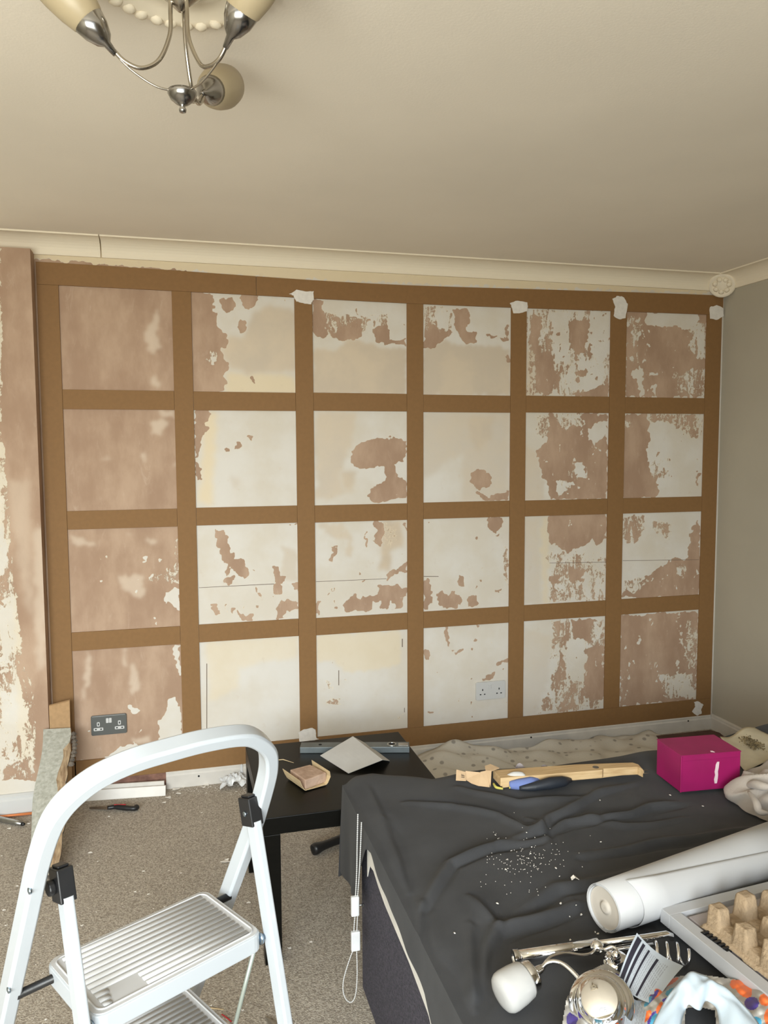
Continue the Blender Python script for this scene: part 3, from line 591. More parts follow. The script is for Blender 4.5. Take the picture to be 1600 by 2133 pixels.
# ================================================================ STEP LADDER
th = math.radians(29.4); LA = Vector((math.cos(th), math.sin(th), 0)); LB = Vector((math.sin(th), -math.cos(th), 0)); LO = Vector((-.0505, -2.207, 0)); H1 = .65
def LW(a, b_, z): return LO+LA*a+LB*b_+Vector((0, 0, z))
lad = thing('step_ladder', LO, 'white metal folding step ladder with ribbed treads and a tall loop handrail', 'step ladder')
prof = [(a_, b_-.0155) for a_, b_ in roundrect(.027, .033, .0040, 1)]
# tall loop frame lies in a leaning plane
p_lo = Vector((0, -.186, .40)); p_hi = Vector((0, .101, .945))
sl = Vector((0, p_hi.y-p_lo.y, p_hi.z-p_lo.z)); sl.normalize()          # direction up the frame in (b, z)
def FR(a, s_): # s_: length up the slope from pivot-level reference b=-.044,z=.665
    return LW(a, -.044+sl.y*s_, .665+sl.z*s_)
nrmF = (LA.cross(LB*sl.y+Vector((0, 0, sl.z)))).normalized()
def plane_s(px, py):
    d = ray(px, py); Q = FR(0, 0); t = (Q-CAMP).dot(nrmF)/d.dot(nrmF); X = CAMP+d*t; up = LB*sl.y+Vector((0, 0, sl.z)); return ((X-Q).dot(LA), (X-Q).dot(up))
arch = [(-.218,0.325),(-.209,0.370),(-.188,0.402),(-.154,0.425),(-.103,0.436),(-.047,0.436),(.013,0.433),(.08,0.422),(.122,0.404),(.164,0.363),(.184,0.316),(.193,0.264)]
aL, aR = -.222, .201
ap = [(aL, -.735), (aL, -.35), (aL, 0), (aL, .26)]+arch+[(aR, .17), (aR, 0), (aR, -.35), (aR, -.735)]
dense = []
for i in range(len(ap)-1): pass
pts3 = [FR(a, s_) for a, s_ in [ap[0], ap[1], ap[2]]]+smoothpath([FR(a, s_) for a, s_ in ap[3:-3]], 4)+[FR(a, s_) for a, s_ in ap[-3:]]
# the leg ends stand on the floor
MB().sweep(pts3, nrmF, prof).obj('loop_frame', 'ladder', lad, smooth='edge', bevel=.0012)
rf = MB()
def rearleg(a):
    top = LW(a, .050, .835); bot = LW(a, .255, .012)
    d = (bot-top).normalized()
    return MB().sweep([top, bot], LA, roundrect(.030, .017, .004, 3)).obj('rear_leg', 'ladder', lad, smooth=False)
for a in (-.176, .176):
    rearleg(a)
    s = 1 if a > 0 else -1
    M = frame_from(LW(a, .040, .855), LA, (LB*-.24+Vector((0, 0, .97))))
    blk = MB(); blk.box((-.013, -.018, -.030), (.013, .018, .022), 0, M); blk.box((-.009, -.013, .022), (.009, .013, .026), 0, M)
    blk.lathe([(.010, 0), (.012, .004), (.012, .012)], M@Vector((s*.012, 0, -.004)), LA*s, 16); o = blk.obj('pivot_block', 'black', lad, bevel=.002)
    MB().lathe([(.005, 0), (.0045, .002), (.001, .0025)], M@Vector((-s*.0132, 0, -.006)), LA*-s, 14).obj('rivet', 'zinc', o, smooth=True)
    MB().box((-.016, -.022, 0), (.016, .022, .012), 0, Matrix.Translation(LW(a, .257, 0))).obj('foot', 'black', lad, bevel=.003)
for a in (aL, aR):
    q = FR(a, -.735); MB().box((-.016, -.024, 0), (.016, .024, .03), 0, Matrix.Translation(Vector((q.x, q.y, 0)))).obj('foot', 'black', lad, bevel=.003)
# rivets on the outside of the left upright
for s_ in (.235, -.005):
    MB().lathe([(.0055, 0), (.005, .003), (.001, .0042)], FR(aL-.0108, s_), -LA, 14).obj('rivet', 'zinc', lad, smooth=True)
def tread(cb, z, a0, a1, d0, d1, name='tread', plate=False):
    """ribbed step, between a0..a1 across and d0..d1 front to back"""
    w_, d_ = a1-a0, d1-d0; ca, cb_ = (a0+a1)/2, (d0+d1)/2; b = MB()
    out = [(ca+x, cb_+y) for x, y in roundrect(w_, d_, .020, 5)]
    b.prism([LW(a, bb, z-.034) for a, bb in out], (0, 0, .032))
    o = b.obj(name, 'ladder', lad, bevel=.0025)
    mt = MB(); rim = roundrect(w_-.006, d_-.006, .018, 5); mt.prism([LW(ca+x, cb_+y, z-.0021) for x, y in rim], (0, 0, .0021)); mt.obj('tread_mat', 'tread', o)
    ri = MB(); nr = 12
    for k in range(nr):
        y = -d_/2+.020+(d_-.040)*k/(nr-1); x0, x1 = -w_/2+.022, w_/2-.022
        segs = [(x0, x1)]
        if plate and k in (nr-1, nr-2, nr-3): segs = [(x0, x0+.014+.004*(nr-1-k)), (x0+.075, x1)]
        for (s0, s1) in segs:
            pr = [(-.0058, 0), (-.0042, .0015), (0, .0020), (.0042, .0015), (.0058, 0)]
            vs = [LW(ca+xx, cb_+y+dy, z+dz) for xx in (s0, s1) for dy, dz in pr]
            ri.add(vs, [(i, i+1, 6+i, 5+i) for i in range(4)]+[(4, 0, 5, 9), (0, 1, 2, 3, 4), (9, 8, 7, 6, 5)])
    # raised border line
    ed = roundrect(w_-.022, d_-.022, .014, 5); pth = [LW(ca+x, cb_+y, z+.0005) for x, y in ed]; pth.append(pth[0]); ri.tube(pth, .0018, 6, cap=False)
    ri.obj('tread_ribs', 'tread', o, smooth=True)
    return o
tread(0, H1, -.158, .158, -.096, .101, plate=True)
tread(0, .425, -.145, .145, -.160, .030)
tread(0, .20, -.145, .145, -.262, -.070)
# black sleeved rods carrying the steps on the loop frame
for z, bb in ((.632, -.066), (.407, -.180), (.182, -.296)):
    MB().tube([LW(aL+.006, bb, z), LW(aR-.006, bb, z)], .0075, 12).obj('step_rod', 'black', lad, smooth=True)
for s in (-1, 1):
    for z, bb in ((.630, .088),):
        MB().lathe([(.011, 0), (.011, .004), (.006, .005), (.006, .012)], LW(s*.157, bb, z), LA*s, 14).obj('bolt', 'zinc', lad, smooth=True)
    MB().tube([LW(s*.150, .085, .618), LW(s*.146, .012, .412), LW(s*.146, -.12, .19)], .0042, 8).obj('link_rod', 'green_rod', lad, smooth=True)
# ================================================================ SIDE TABLE
TX0, TX1, TY0, TY1, TZ = .226, .802, -1.360, -.780, .45
tab = thing('side_table', ((TX0+TX1)/2, (TY0+TY1)/2, 0), 'low square black side table with thick legs beside the bed', 'side table')
MB().box((TX0, TY0, TZ-.052), (TX1, TY1, TZ)).obj('table_top', 'table', tab, bevel=.002)
for x in (TX0, TX1-.05):
    for y in (TY0, TY1-.05): MB().box((x, y, 0), (x+.05, y+.05, TZ-.0525)).obj('leg', 'table', tab, bevel=.0015)
def topslab(px, z, h):
    return [Vector(P(x, y, z=z)) for x, y in px], (0, 0, -h)
# spirit level
lv = thing('spirit_level', P(740, 1558, z=.45), 'grey metal spirit level lying across the black table', 'spirit level')
A = P(625, 1569, z=.4505); B = P(853, 1568, z=.4505); ex = (B-A).normalized(); M = frame_from(A, ex); LL = (B-A).length
MB().box((0, 0, 0), (LL, .05, .021), 0, M).obj('level_body', 'alu', lv, bevel=.001)
b = MB()
for x, r1 in ((LL*.18, .006), (LL*.84, .013)):
    MB().lathe([(r1, 0), (r1, .0008)], M@Vector((x, .026, .021)), (0, 0, 1), 20).obj('round_hole', 'hole', lv)

MB().lathe([(.017, 0), (.0165, .0025), (.0125, .0025), (.0125, .0004)], M@Vector((LL*.84, .026, .021)), (0, 0, 1), 24, cap=False).obj('vial_ring', 'steel', lv, smooth=True)
MB().box((LL*.90, .012, .0209), (LL*.99, .040, .0214), 0, M).obj('printed_plate', 'steel', lv)
# white paper folded like a low roof
pp = [(735,1534,.500), (668,1574,.456), (726,1611,.452), (797,1581,.482), (812,1585,.455), (790,1560,.478)]
a_, b_, c_, d_ = P(735,1534,z=.500), P(667,1574,z=.478), P(726,1611,z=.453), P(797,1583,z=.476)
b = MB(); G = []
for i in range(9):
    row = []
    for j in range(9):
        u, v = i/8, j/8; p = a_*(1-u)*(1-v)+d_*(1-u)*v+b_*u*(1-v)+c_*u*v; p = p+Vector((0, 0, .004*math.sin(math.pi*v)*math.sin(math.pi*u))); row.append(p)
    G.append(row)
b.grid(G)
e_, f_ = P(812,1585,z=.4515), P(776,1556,z=.4525)
b.grid([[a_.lerp(d_, k/8), (a_.lerp(f_, .75)).lerp(e_, k/8)] for k in range(9)])
tag(b.obj('sandpaper_sheet', 'paper', smooth=False, solid=.0012), 'creased white sandpaper sheet propped over the grey spirit level', 'paper')
# sanding block in folded sandpaper
M = frame_from(P(640, 1630, z=.4525)+Vector((.004, .05, 0)), (.93, -.37, 0))
sb = thing('sanding_block', M.translation, 'worn brown cork sanding block wrapped in a strip of sandpaper on the table', 'sanding block')
A = P(600, 1604, z=.485); 
q = [P(604,1603,z=.487), P(636,1625,z=.487), P(680,1609,z=.487), P(646,1592,z=.487)]
cen = sum(q, Vector())/4; q = [cen+(p-cen)*1.0 for p in q]
MB().prism(q, (0, 0, -.031)).obj('cork_block', 'corkblock', sb, bevel=.003)
ax1 = (q[3]-q[0]); ax2 = (q[1]-q[0]); G = []
dirw = (q[3]-q[0]).normalized(); dirl = (q[1]-q[0]).normalized(); o0 = q[0]+Vector((0, 0, -.0325))
Ld, Wd = ax2.length, ax1.length
for v, z in ((-.020, .036), (-.012, .016), (-.004, .002), (0, 0), (.5*Wd, -.0005), (Wd, 0), (Wd+.006, .004), (Wd+.016, .022), (Wd+.013, .040)):
    G.append([o0+dirw*v+dirl*(Ld*t)+Vector((0, 0, z)) for t in (-.12, .25, .6, 1.02)])
MB().grid(G).obj('sandpaper_wrap', 'sandback', sb, solid=.0012)
# wood shaving on the table
tag(MB().tube([P(578,1583,z=.452), P(590,1582,z=.454), P(612,1589,z=.452)], [.001, .0014, .0006], 6).obj('wood_shaving', 'woodchip'), 'thin pale wood shaving on the black table edge', 'shaving')

# ================================================================ BED
BX0, BX1, BYN, BYF, BZ = .462, 2.42, -3.25, -1.425, .545
bed = thing('bed', ((BX0+BX1)/2, (BYN+BYF)/2, 0), 'divan bed with blue-grey fabric base and white mattress under the dark sheet', 'bed')
MB().prism([(BX0+.010+x+ (BX1-.02-BX0)/2, y+(BYN-1.54)/2, .02) for x, y in roundrect(BX1-BX0-.02, 1.54+BYN*-1-0-2*1.54 if False else abs(BYN+1.54), .03, 4)], (0, 0, .475)).obj('divan_base', 'divan', bed, bevel=.012)
MB().prism([(x+(BX0+BX1)/2, y+(BYN+BYF)/2, .496) for x, y in roundrect(BX1-BX0, abs(BYN-BYF), .06, 5)], (0, 0, .047)).obj('mattress', 'mattress', bed, bevel=.012)
for x, y in ((BX0+.06, -1.62), (BX1-.06, -1.62), (BX0+.06, BYN+.08), (BX1-.06, BYN+.08)): MB().lathe([(.02, 0), (.02, .0205)], (x, y, 0), (0, 0, 1), 14).obj('castor', 'black', bed)
# dust sheet over the bed
FOLDS = [
 (.016,.022,[(1132,1746),(1020,1766),(940,1794),(884,1882)]), (.018,.030,[(1200,1886),(1120,1914),(1040,1936),(1020,1970),(996,2066)]),
 (.014,.026,[(1355,1618),(1250,1646),(1180,1688),(1145,1702),(1124,1730),(1040,1758)]), (.016,.026,[(1547,1625),(1425,1667),(1355,1677),(1320,1691),(1180,1709),(1127,1733)]),
 (.013,.026,[(1600,1723),(1425,1747),(1355,1756),(1215,1782)]), (.012,.022,[(984,1866),(1040,1926)]), (.012,.024,[(848,1666),(940,1674),(1040,1694),(1100,1726),(1132,1722)]),
 (.012,.022,[(984,1922),(984,2010),(992,2090)]), (.010,.02,[(880,1874),(876,1930),(884,2010),(904,2070)]), (.010,.018,[(1100,1700),(1128,1712),(1140,1736),(1150,1760)]), (.009,.016,[(1060,1690),(1090,1712),(1130,1716)]),
 (.010,.03,[(1400,1800),(1280,1830),(1160,1850),(1080,1900)]), (.010,.03,[(1230,1700),(1300,1712),(1420,1700)]), (.012,.03,[(960,1640),(1080,1668),(1200,1655)]), (.010,.03,[(800,1700),(830,1780),(850,1850)]), (.008,.02,[(770,1640),(800,1700)])]
FP_ = []
for amp, wd, q in FOLDS: FP_.append((amp, wd, np.array([[*P(x, y, z=.56)][:2] for x, y in q])))
def foldh(X, Y):
    Hh = np.zeros_like(X)
    for amp, wd, Q in FP_:
        best = np.full(X.shape, 9.); side = np.zeros_like(X)
        for i in range(len(Q)-1):
            a, b = Q[i], Q[i+1]; d = b-a; L2 = d@d
            t = np.clip(((X-a[0])*d[0]+(Y-a[1])*d[1])/L2, 0, 1); dx, dy = X-a[0]-t*d[0], Y-a[1]-t*d[1]; ds = np.hypot(dx, dy)
            u = (t+i)/(len(Q)-1); m_ = ds < best; best = np.where(m_, ds, best)
            sd = np.sign(dx*d[1]-dy*d[0]); side = np.where(m_, sd, side)
            ta = np.where(m_, np.sin(np.pi*np.clip(u, .06, .94))**.5, 0 if i == 0 else ta)
        s_ = best*side
        wd2 = wd*.62; Hh += 1.15*amp*ta*(np.exp(-((s_-.25*wd2)/wd2)**2*1.6)*1.0-.85*np.exp(-((s_+.85*wd2)/(wd2*.5))**2))
    return Hh
FLAT = [(1.432, -1.69, .13), (.95, -2.24, .10), (1.1, -2.2, .12), (1.2, -2.4, .2), (1.0, -2.4, .12)]
def flat(X, Y):
    k = np.ones_like(X)
    for a, b_, r_ in FLAT: k *= np.clip((np.hypot(X-a, Y-b_)-r_)/.05, 0.0, 1)
    return k
def low(X, Y): return .0035*np.sin(9*X+3*Y+1.2*np.sin(5*Y))+.003*np.sin(13*Y-4*X+np.sin(7*X))+.0015*np.sin(31*X+17*Y)+.0012*np.sin(-23*X+37*Y)
edgeP = [P(x, y, z=.558) for x, y in ((716,1627),(742,1612),(775,1604),(830,1608),(900,1615),(1000,1596),(1140,1589),(1250,1574),(1362,1557),(1430,1548),(1495,1532),(1550,1514),(1600,1503))]
eX = [p.x for p in edgeP]+[2.45]; eY = [p.y for p in edgeP]+[-1.30]
nx, ny = 440, 400; xs = np.linspace(.452, 2.45, nx); rows = []
yb = -3.28
G = np.zeros((ny, nx, 3))
for j in range(ny):
    t = j/(ny-1); t = 1-(1-t)**1.0
    ye = np.interp(xs, eX, eY); Y = yb+(ye-yb)*(t); G[j,:,0] = xs; G[j,:,1] = Y
Xg, Yg = G[:,:,0], G[:,:,1]; Z = .553+(foldh(Xg, Yg)+low(Xg, Yg))*flat(Xg, Yg)
ed = np.clip((Xg-.452)/.05, 0, 1); Z -= .014*(1-ed)**2; ef = np.clip((np.interp(Xg[0], eX, eY)[None, :]-Yg)/.05, 0, 1); Z -= .010*(1-ef)**2
Z += .018*np.exp(-((Xg-.50)**2+(Yg+1.42)**2)/.006)
Z = np.maximum(blur(Z, 3), .5462)
G[:,:,2] = Z
def sheet_z(x, y):
    X = np.array([[x]]); Y = np.array([[y]]); return max(.5462, float((.553+(foldh(X, Y)+low(X, Y))*flat(X, Y))[0, 0]))+.0025
b = MB(); b.grid([[tuple(G[j, i]) for i in range(nx)] for j in range(ny)])
# left drape down the mattress side, hem uneven
ds = []; ws = []
nd = 16
HY = [-3.3, -2.25, -2.21, -2.08, -1.88, -1.82, -1.77, -1.73, -1.68, -1.64, -1.56, -1.40]; HZ = [.40, .435, .464, .485, .497, .508, .522, .515, .43, .335, .300, .285]
for k in range(nd+1):
    row = []
    for j in range(ny):
        y = G[j, 0, 1]; t = k/nd; hem = float(np.interp(y, HY, HZ))+.003*math.sin(31*y)
        z = G[j, 0, 2]-(G[j, 0, 2]-hem)*t
        x = .452-.006*math.sin(t*1.6)-(.005*math.sin(21*y+2*math.sin(5*y))+.003*math.sin(47*y))*t*(.35 if y < -1.75 else 1)
        row.append((min(x, .4525), y, z))
    ds.append(row)
b.grid(ds)
for k in range(4):
    ws.append([(.4555, float(G[j, 0, 1]), .5405-(.5405-max(.36, float(np.interp(G[j, 0, 1], HY, HZ))-.044))*k/3) for j in range(ny) if G[j, 0, 1] < -1.70])
MB().grid(ws).obj('mattress_cover', 'mattress', bed, solid=.002)
# far end drape with the flap at the near corner
fs = []
for k in range(nd+1):
    row = []; t = k/nd
    for i in range(nx):
        x, y = G[ny-1, i, 0], G[ny-1, i, 1]; hem = .275+.012*math.sin(11*x)
        z = G[ny-1, i, 2]-(G[ny-1, i, 2]-hem)*t; yy = y+.006*math.sin(t*1.6)+.008*math.sin(33*x+2*math.sin(9*x))*t
        if x < .83 and z < .56: yy = min(yy, -1.366) if x > .2 else yy
        row.append((x-(.012*t if i < 12 else 0)*(1-i/12), yy, z))
    fs.append(row)
b.grid(fs)
sheet = b.obj('dust_sheet', 'sheet', smooth=True)
tag(sheet, 'rumpled dark grey cotton sheet thrown over the bed', 'sheet')
# white specks of plaster on the sheet
b = MB()
for x, y in ((1032,1739),(1097,1743),(1252,1752),(1193,1845),(1213,1808),(1101,1792),(1200,1893),(1240,1940),(1246,1943),(1053,1816),(1036,1886),(947,1943),(1168,1887),(1188,1958),(1187,1905),(1211,1905),(1158,1813),(1108,1766),(1105,1780),(1396,1656),(1464,1680),(1250,1662),(1112,1810)):
    p = P(x, y, z=.556); z = sheet_z(p.x, p.y); s = random.uniform(.0012, .0030); a = random.random()*6
    b.prism([(p.x+s*math.cos(a+q)*k, p.y+s*math.sin(a+q)*k, z) for q, k in ((0, 1.4), (1.9, .8), (3.4, 1.2), (4.8, .7))], (0, 0, .0015))
for _ in range(160):
    x, y = random.gauss(1090, 50), random.gauss(1795, 30); p = P(x, y, z=.556); z = sheet_z(p.x, p.y); s = .0006
    b.box((p.x-s, p.y-s, z-.0003), (p.x+s, p.y+s, z+.0007))
tag(b.obj('plaster_crumbs', 'chip'), 'white plaster crumbs scattered over the dark sheet', 'crumbs', kind='stuff')
# a bigger paint flake
for nm, x, y, s, lab in (('paint_flake', 1196, 1838, .008, 'curled bluish white paint flake in the middle of the dark sheet'),):
    p = P(x, y, z=.558); z = sheet_z(p.x, p.y)
    tag(MB().grid([[(p.x-s, p.y-s*.5, z), (p.x, p.y-s*.6, z+.005), (p.x+s, p.y-s, z+.001)], [(p.x-s*.8, p.y+s*.5, z+.002), (p.x, p.y+s*.5, z+.007), (p.x+s*.8, p.y, z+.002)]]).obj(nm, 'chip', solid=.0008), lab, 'paint flake')

# ================================================================ MAGENTA BOX
zb = .562
q = [P(1361, 1540, z=.668), P(1430, 1573, z=.668), P(1551, 1563, z=.668), P(1478, 1531, z=.668)]
cen = sum(q, Vector())/4; ex = ((q[2]-q[1])+(q[3]-q[0])).normalized(); M = frame_from(Vector((cen.x, cen.y, zb)), ex); W_, D_ = .184, .130; hB = .106
box = thing('cardboard_box', M.translation, 'closed magenta cardboard box with a torn white strip on its front', 'box')
MB().box((-W_/2, -D_/2, 0), (W_/2, D_/2, hB-.003), 0, M).obj('box_body', 'pink', box, bevel=.002)
b = MB(); b.box((-W_/2-.001, -D_/2-.001, hB-.0028), (W_/2+.001, D_/2+.001, hB), 0, M); b.box((-W_/2+.004, -D_/2-.0022, hB-.016), (W_/2-.003, -D_/2-.0008, hB-.002), 0, M); b.obj('lid_flap', 'pink', box, bevel=.0008)
b = MB(); ys = [.018, .03, .042, .052, .062, .072, .080]; L_ = [.0, -.002, .001, -.001, .001, .002, .006]; R_ = [.007, .009, .010, .009, .011, .012, .0125]
b.prism([M@Vector((.012+l, -D_/2-.0006, z)) for l, z in zip(L_, ys)]+[M@Vector((.012+r_, -D_/2-.0006, z)) for r_, z in reversed(list(zip(R_, ys)))], M.to_3x3()@Vector((0, -.0008, 0))); b.obj('torn_strip', 'pink_in', box)
MB().prism([M@Vector(p) for p in ((.004, -D_/2+.010, hB+.0002), (.013, -D_/2+.004, hB+.0002), (.012, -D_/2+.014, hB+.0002), (.006, -D_/2+.015, hB+.0002))], (0, 0, .001)).obj('torn_spot', 'pink_in', box)
MB().box((-W_/2-.0012, -D_/2-.0012, 0), (-W_/2+.0028, -D_/2+.0028, hB-.004), 0, M).obj('corner_fold', 'pink', box, bevel=.001)

# ================================================================ PINE BATTENS, CARDBOARD, GLOVES
def plank(px_top, ztop, h, name, m, lab, cat, extra=None):
    q = [P(x, y, z=ztop) for x, y in px_top]; o = MB().prism(q, (0, 0, -h)).obj(name, m, bevel=.001); tag(o, lab, cat); return o
plank([(1027,1604),(1043,1621),(1150,1612),(1255,1604),(1257,1601),(1328,1597),(1340,1603),(1330,1592),(1318,1588),(1200,1592)], .592, .024, 'pine_offcut', 'pine', 'long split pine offcut with a knot lying on the dark sheet', 'wood')
pk = P(1241, 1598, z=.5925)
tag(plank([(1040,1626),(1047,1634),(1130,1624),(1250,1614),(1330,1604),(1342,1604),(1250,1606),(1140,1614)], .574, .010, 'pine_strip', 'pine', 'thin ragged pine strip below the longer split offcut', 'wood'), None, None)
MB().lathe([(.0095, 0), (.009, .0006)], pk, (0, 0, 1), 14).obj('knot', 'oldedge', bpy.data.objects['pine_offcut'])
cb = thing('cardboard_scrap', P(985, 1630, z=.56), 'torn folded brown cardboard scrap at the left end of the pine offcut', 'cardboard')
def quadpanel(px, zs, nm, m_, par, th=.0025):
    q = [P(x, y, z=z) for (x, y), z in zip(px, zs)]; return MB().add(q, [tuple(range(len(q)))]).obj(nm, m_, par, solid=th)
quadpanel([(951,1603),(970,1608),(971,1627),(950,1626)], (.592,.592,.568,.568), 'card_panel', 'card', cb)
quadpanel([(970,1606),(1001,1609),(996,1637),(982,1632),(970,1624)], (.594,.592,.563,.565,.570), 'card_panel', 'card', cb)
quadpanel([(1001,1608),(1019,1604),(1020,1640),(996,1637)], (.594,.598,.563,.563), 'card_panel', 'card', cb)
quadpanel([(1010,1596),(1022,1592),(1040,1600),(1024,1606),(1022,1640),(1012,1606)], (.600,.604,.600,.598,.565,.596), 'card_panel', 'card', cb)
b = MB()
for k in range(4): 
    q = [P(x, y, z=.5805) for x, y in ((960+.2*k, 1610+3.2*k), (967, 1610.4+3.2*k), (967, 1611.6+3.2*k), (960, 1611.2+3.2*k))]; b.prism([p+Vector((-.0006, -.0045, .0035)) for p in q], (0, 0, .0003))
b.obj('printed_mark', 'oldedge', cb)
# work glove: blue knit back, yellow cuff, black dipped fingers
gl = thing('work_glove', P(1100, 1632, z=.562), 'blue and black work glove with yellow cuff in front of the pine wood', 'glove')
def blob(pts, name, m_, par, seg=10):
    P3 = [Vector(p[:3]) for p in pts]; return MB().tube(smoothpath(P3, 4), list(np.interp(np.linspace(0, len(pts)-1, (len(pts)-1)*4+1), range(len(pts)), [p[3] for p in pts])), seg).obj(name, m_, par, smooth=True)
def gp(x, y, z, r): p = P(x, y, z=z); return (p.x, p.y, p.z, r)
blob([gp(1062,1635,.570,.011), gp(1080,1634,.573,.015), gp(1105,1630,.575,.016), gp(1125,1625,.571,.008)], 'glove_back', 'glove_blue', gl)
blob([gp(1082,1642,.568,.006), gp(1110,1639,.572,.012), gp(1145,1632,.576,.017), gp(1172,1628,.575,.015), gp(1188,1624,.570,.006)], 'glove_palm', 'glove_black', gl)
for k in range(3): blob([gp(1140+12*k,1634-2*k,.568,.006), gp(1165+10*k,1632-2.5*k,.567,.006), gp(1176+8*k,1629-2*k,.566,.003)], 'glove_finger', 'glove_black', gl, 8)
blob([gp(1046,1634,.570,.003), gp(1050,1624,.582,.0035), gp(1056,1623,.583,.0035), gp(1062,1632,.572,.003), gp(1062,1642,.566,.002)], 'glove_cuff', 'glove_yellow', gl, 8)
blob([gp(1028,1632,.568,.003), gp(1034,1640,.566,.004), gp(1048,1643,.565,.003)], 'glove_cuff', 'glove_yellow', gl, 8)
blob([gp(1056,1618,.585,.006), gp(1070,1614,.592,.009), gp(1086,1615,.590,.010), gp(1095,1622,.583,.006)], 'glove_lining', 'paper', gl)
for x, lab in ((1083, 'grey rounded paper tip poking up behind the pine wood, left one'), (1134, 'small grey rounded paper tip behind the middle of the pine wood')):
    c = P(x, 1600, z=.575); h_ = .020 if x < 1100 else .015
    tag(MB().grid([[(c.x-.018+.036*i/6, c.y+.004*math.sin(i), .553+(h_+.018)*math.sin(math.pi*(.12+.76*i/6))*k/3) for i in range(7)] for k in range(4)]).obj('grey_tag', 'frame_in', solid=.0015), lab, 'tag')

# ================================================================ FLOOR BETWEEN BED AND WALL
# speckled old dust sheet bunched against the skirting
b = MB(); G2 = []
nx2, ny2 = 120, 34
for j in range(ny2):
    row = []
    for i in range(nx2):
        x = .86+(2.40-.86)*i/(nx2-1); t = j/(ny2-1); y = -.52+(.50)*t
        bump_ = .055*math.exp(-((x-1.30)/.16)**2)*max(0, (t-.35)/.65)+.02*math.exp(-((x-1.75)/.5)**2)*max(0, t-.4)
        fold = .012*math.sin(9*x+11*t*2+2*math.sin(4*x))*(.4+.6*t)+.008*math.sin(23*x-9*t)+.006*math.sin(41*x+17*t)
        y2 = y-.02-.03*math.sin(5*x)*t*(1 if j == ny2-1 else .6)
        row.append((x+.02*math.sin(8*t+x*3), min(y2, -.022), max(.004, .016+bump_+fold*.9+.01*t)))
    G2.append(row)
MT['speckled'] = mat('speckled_cotton', (.62, .59, .53), .95, bump=.3, bscale=120)
nt = MT['speckled'].node_tree; bs = nt.nodes['Principled BSDF']; tcn = nt.nodes.new('ShaderNodeTexCoord'); vo = nt.nodes.new('ShaderNodeTexVoronoi'); vo.inputs['Scale'].default_value = 22; rp = nt.nodes.new('ShaderNodeValToRGB')
rp.color_ramp.elements[0].position = .17; rp.color_ramp.elements[0].color = (.33, .31, .28, 1); rp.color_ramp.elements[1].position = .27; rp.color_ramp.elements[1].color = (.60, .57, .51, 1)
nt.links.new(tcn.outputs['Object'], vo.inputs['Vector']); nt.links.new(vo.outputs['Distance'], rp.inputs[0]); nt.links.new(rp.outputs[0], bs.inputs['Base Color'])
tag(b.grid(G2).obj('speckled_dust_sheet', 'speckled', smooth=True, solid=.002), 'pale grey speckled dust sheet bunched on the floor along the back wall', 'dust sheet')
tag(MB().prism([P(1366,1532,z=.035), P(1480,1520,z=.035), P(1500,1526,z=.035), P(1520,1545,z=.035), P(1390,1560,z=.035)], (0, 0, -.03)).obj('folded_card', 'darkbrown', bevel=.003), 'flat dark brown folded card on the floor in the right corner', 'card')

# leaning board, mdf offcut, loose skirting
p0 = [P(88, 1519, y=-.125), P(148, 1516, y=-.125)]; f0 = [P(57, 1812, z=.012), P(122, 1836, z=.004)]
f0[0].y -= .10
f0 = [Vector((-.560, -.600, .010)), Vector((-.440, -.690, .006))]
slab = thing('leaning_board', (-.5, -.62, 0), 'old grey-painted board with a split raw edge leaning on the wall corner', 'board')
tl, tr = P(90, 1519, y=-.130), P(148, 1516, y=-.130); bl, br = P(54, 1806, z=.03), P(124, 1832, z=.03)
bn = (tr-tl).cross(bl-tl).normalized(); 
if bn.y > 0: bn = -bn
nT, nS = 18, 6; back = -bn*.024; G = []
def edge(t, s): # jittered right/left boundary
    L_ = tl.lerp(bl, t)+Vector((.006*math.sin(t*9), 0, 0)); R_ = tr.lerp(br, t)+Vector((.004*math.sin(t*13)+.003*math.sin(t*41), 0, 0)); return L_.lerp(R_, s)
b = MB(); front = [[edge(i/nT, j/nS) for j in range(nS+1)] for i in range(nT+1)]
cut = .74
b.grid([[edge(i/nT, (cut+.05*math.sin(i*1.7)+.04*math.sin(i*.6) if i > 2 else .98)*j/nS) for j in range(nS+1)] for i in range(nT+1)])
o_ = b.obj('painted_face', 'slab', slab, smooth=False)
b = MB(); b.grid([[edge(i/nT, (cut+.05*math.sin(i*1.7)+.04*math.sin(i*.6) if i > 2 else .98)+(1-(cut+.05*math.sin(i*1.7)+.04*math.sin(i*.6) if i > 2 else .98))*j/3)-bn*(.003*j+.004*random.random()*(j > 0)) for j in range(4)] for i in range(nT+1)])
b.obj('split_edge', 'rawwood', slab)
b = MB()
Fr = [[edge(i/nT, j/4)-bn*(.0025 if j < 3 else .012) for j in range(5)] for i in range(nT+1)]; Bk = [[p-bn*(.022 if j < 3 else .014) for j, p in enumerate(r_)] for r_ in Fr]
b.grid(Fr); b.grid(Bk)
for r1, r2 in ((Fr[0], Bk[0]), (Fr[-1], Bk[-1]), ([r_[0] for r_ in Fr], [r_[0] for r_ in Bk]), ([r_[-1] for r_ in Fr], [r_[-1] for r_ in Bk])): b.grid([r1, r2])
b.obj('board_core', 'oldedge', slab)
bb = tr.lerp(br, .12); b = MB()
for k in range(9): b.lathe([(.001, -.010), (.010+.004*random.random(), -.004), (.009, .005), (.001, .010)], tr.lerp(br, .05+.028*k)+Vector((.010+.008*math.sin(k*.4), .012, -.004)), (random.random()-.5, random.random()-.5, 1), 7)
b.obj('old_plaster_lump', 'oldedge', slab)
b = MB(); b.lathe([(.006, 0), (.007, .004), (.003, .008)], P(91, 1705, z=.16)*1.0, bn, 10); 
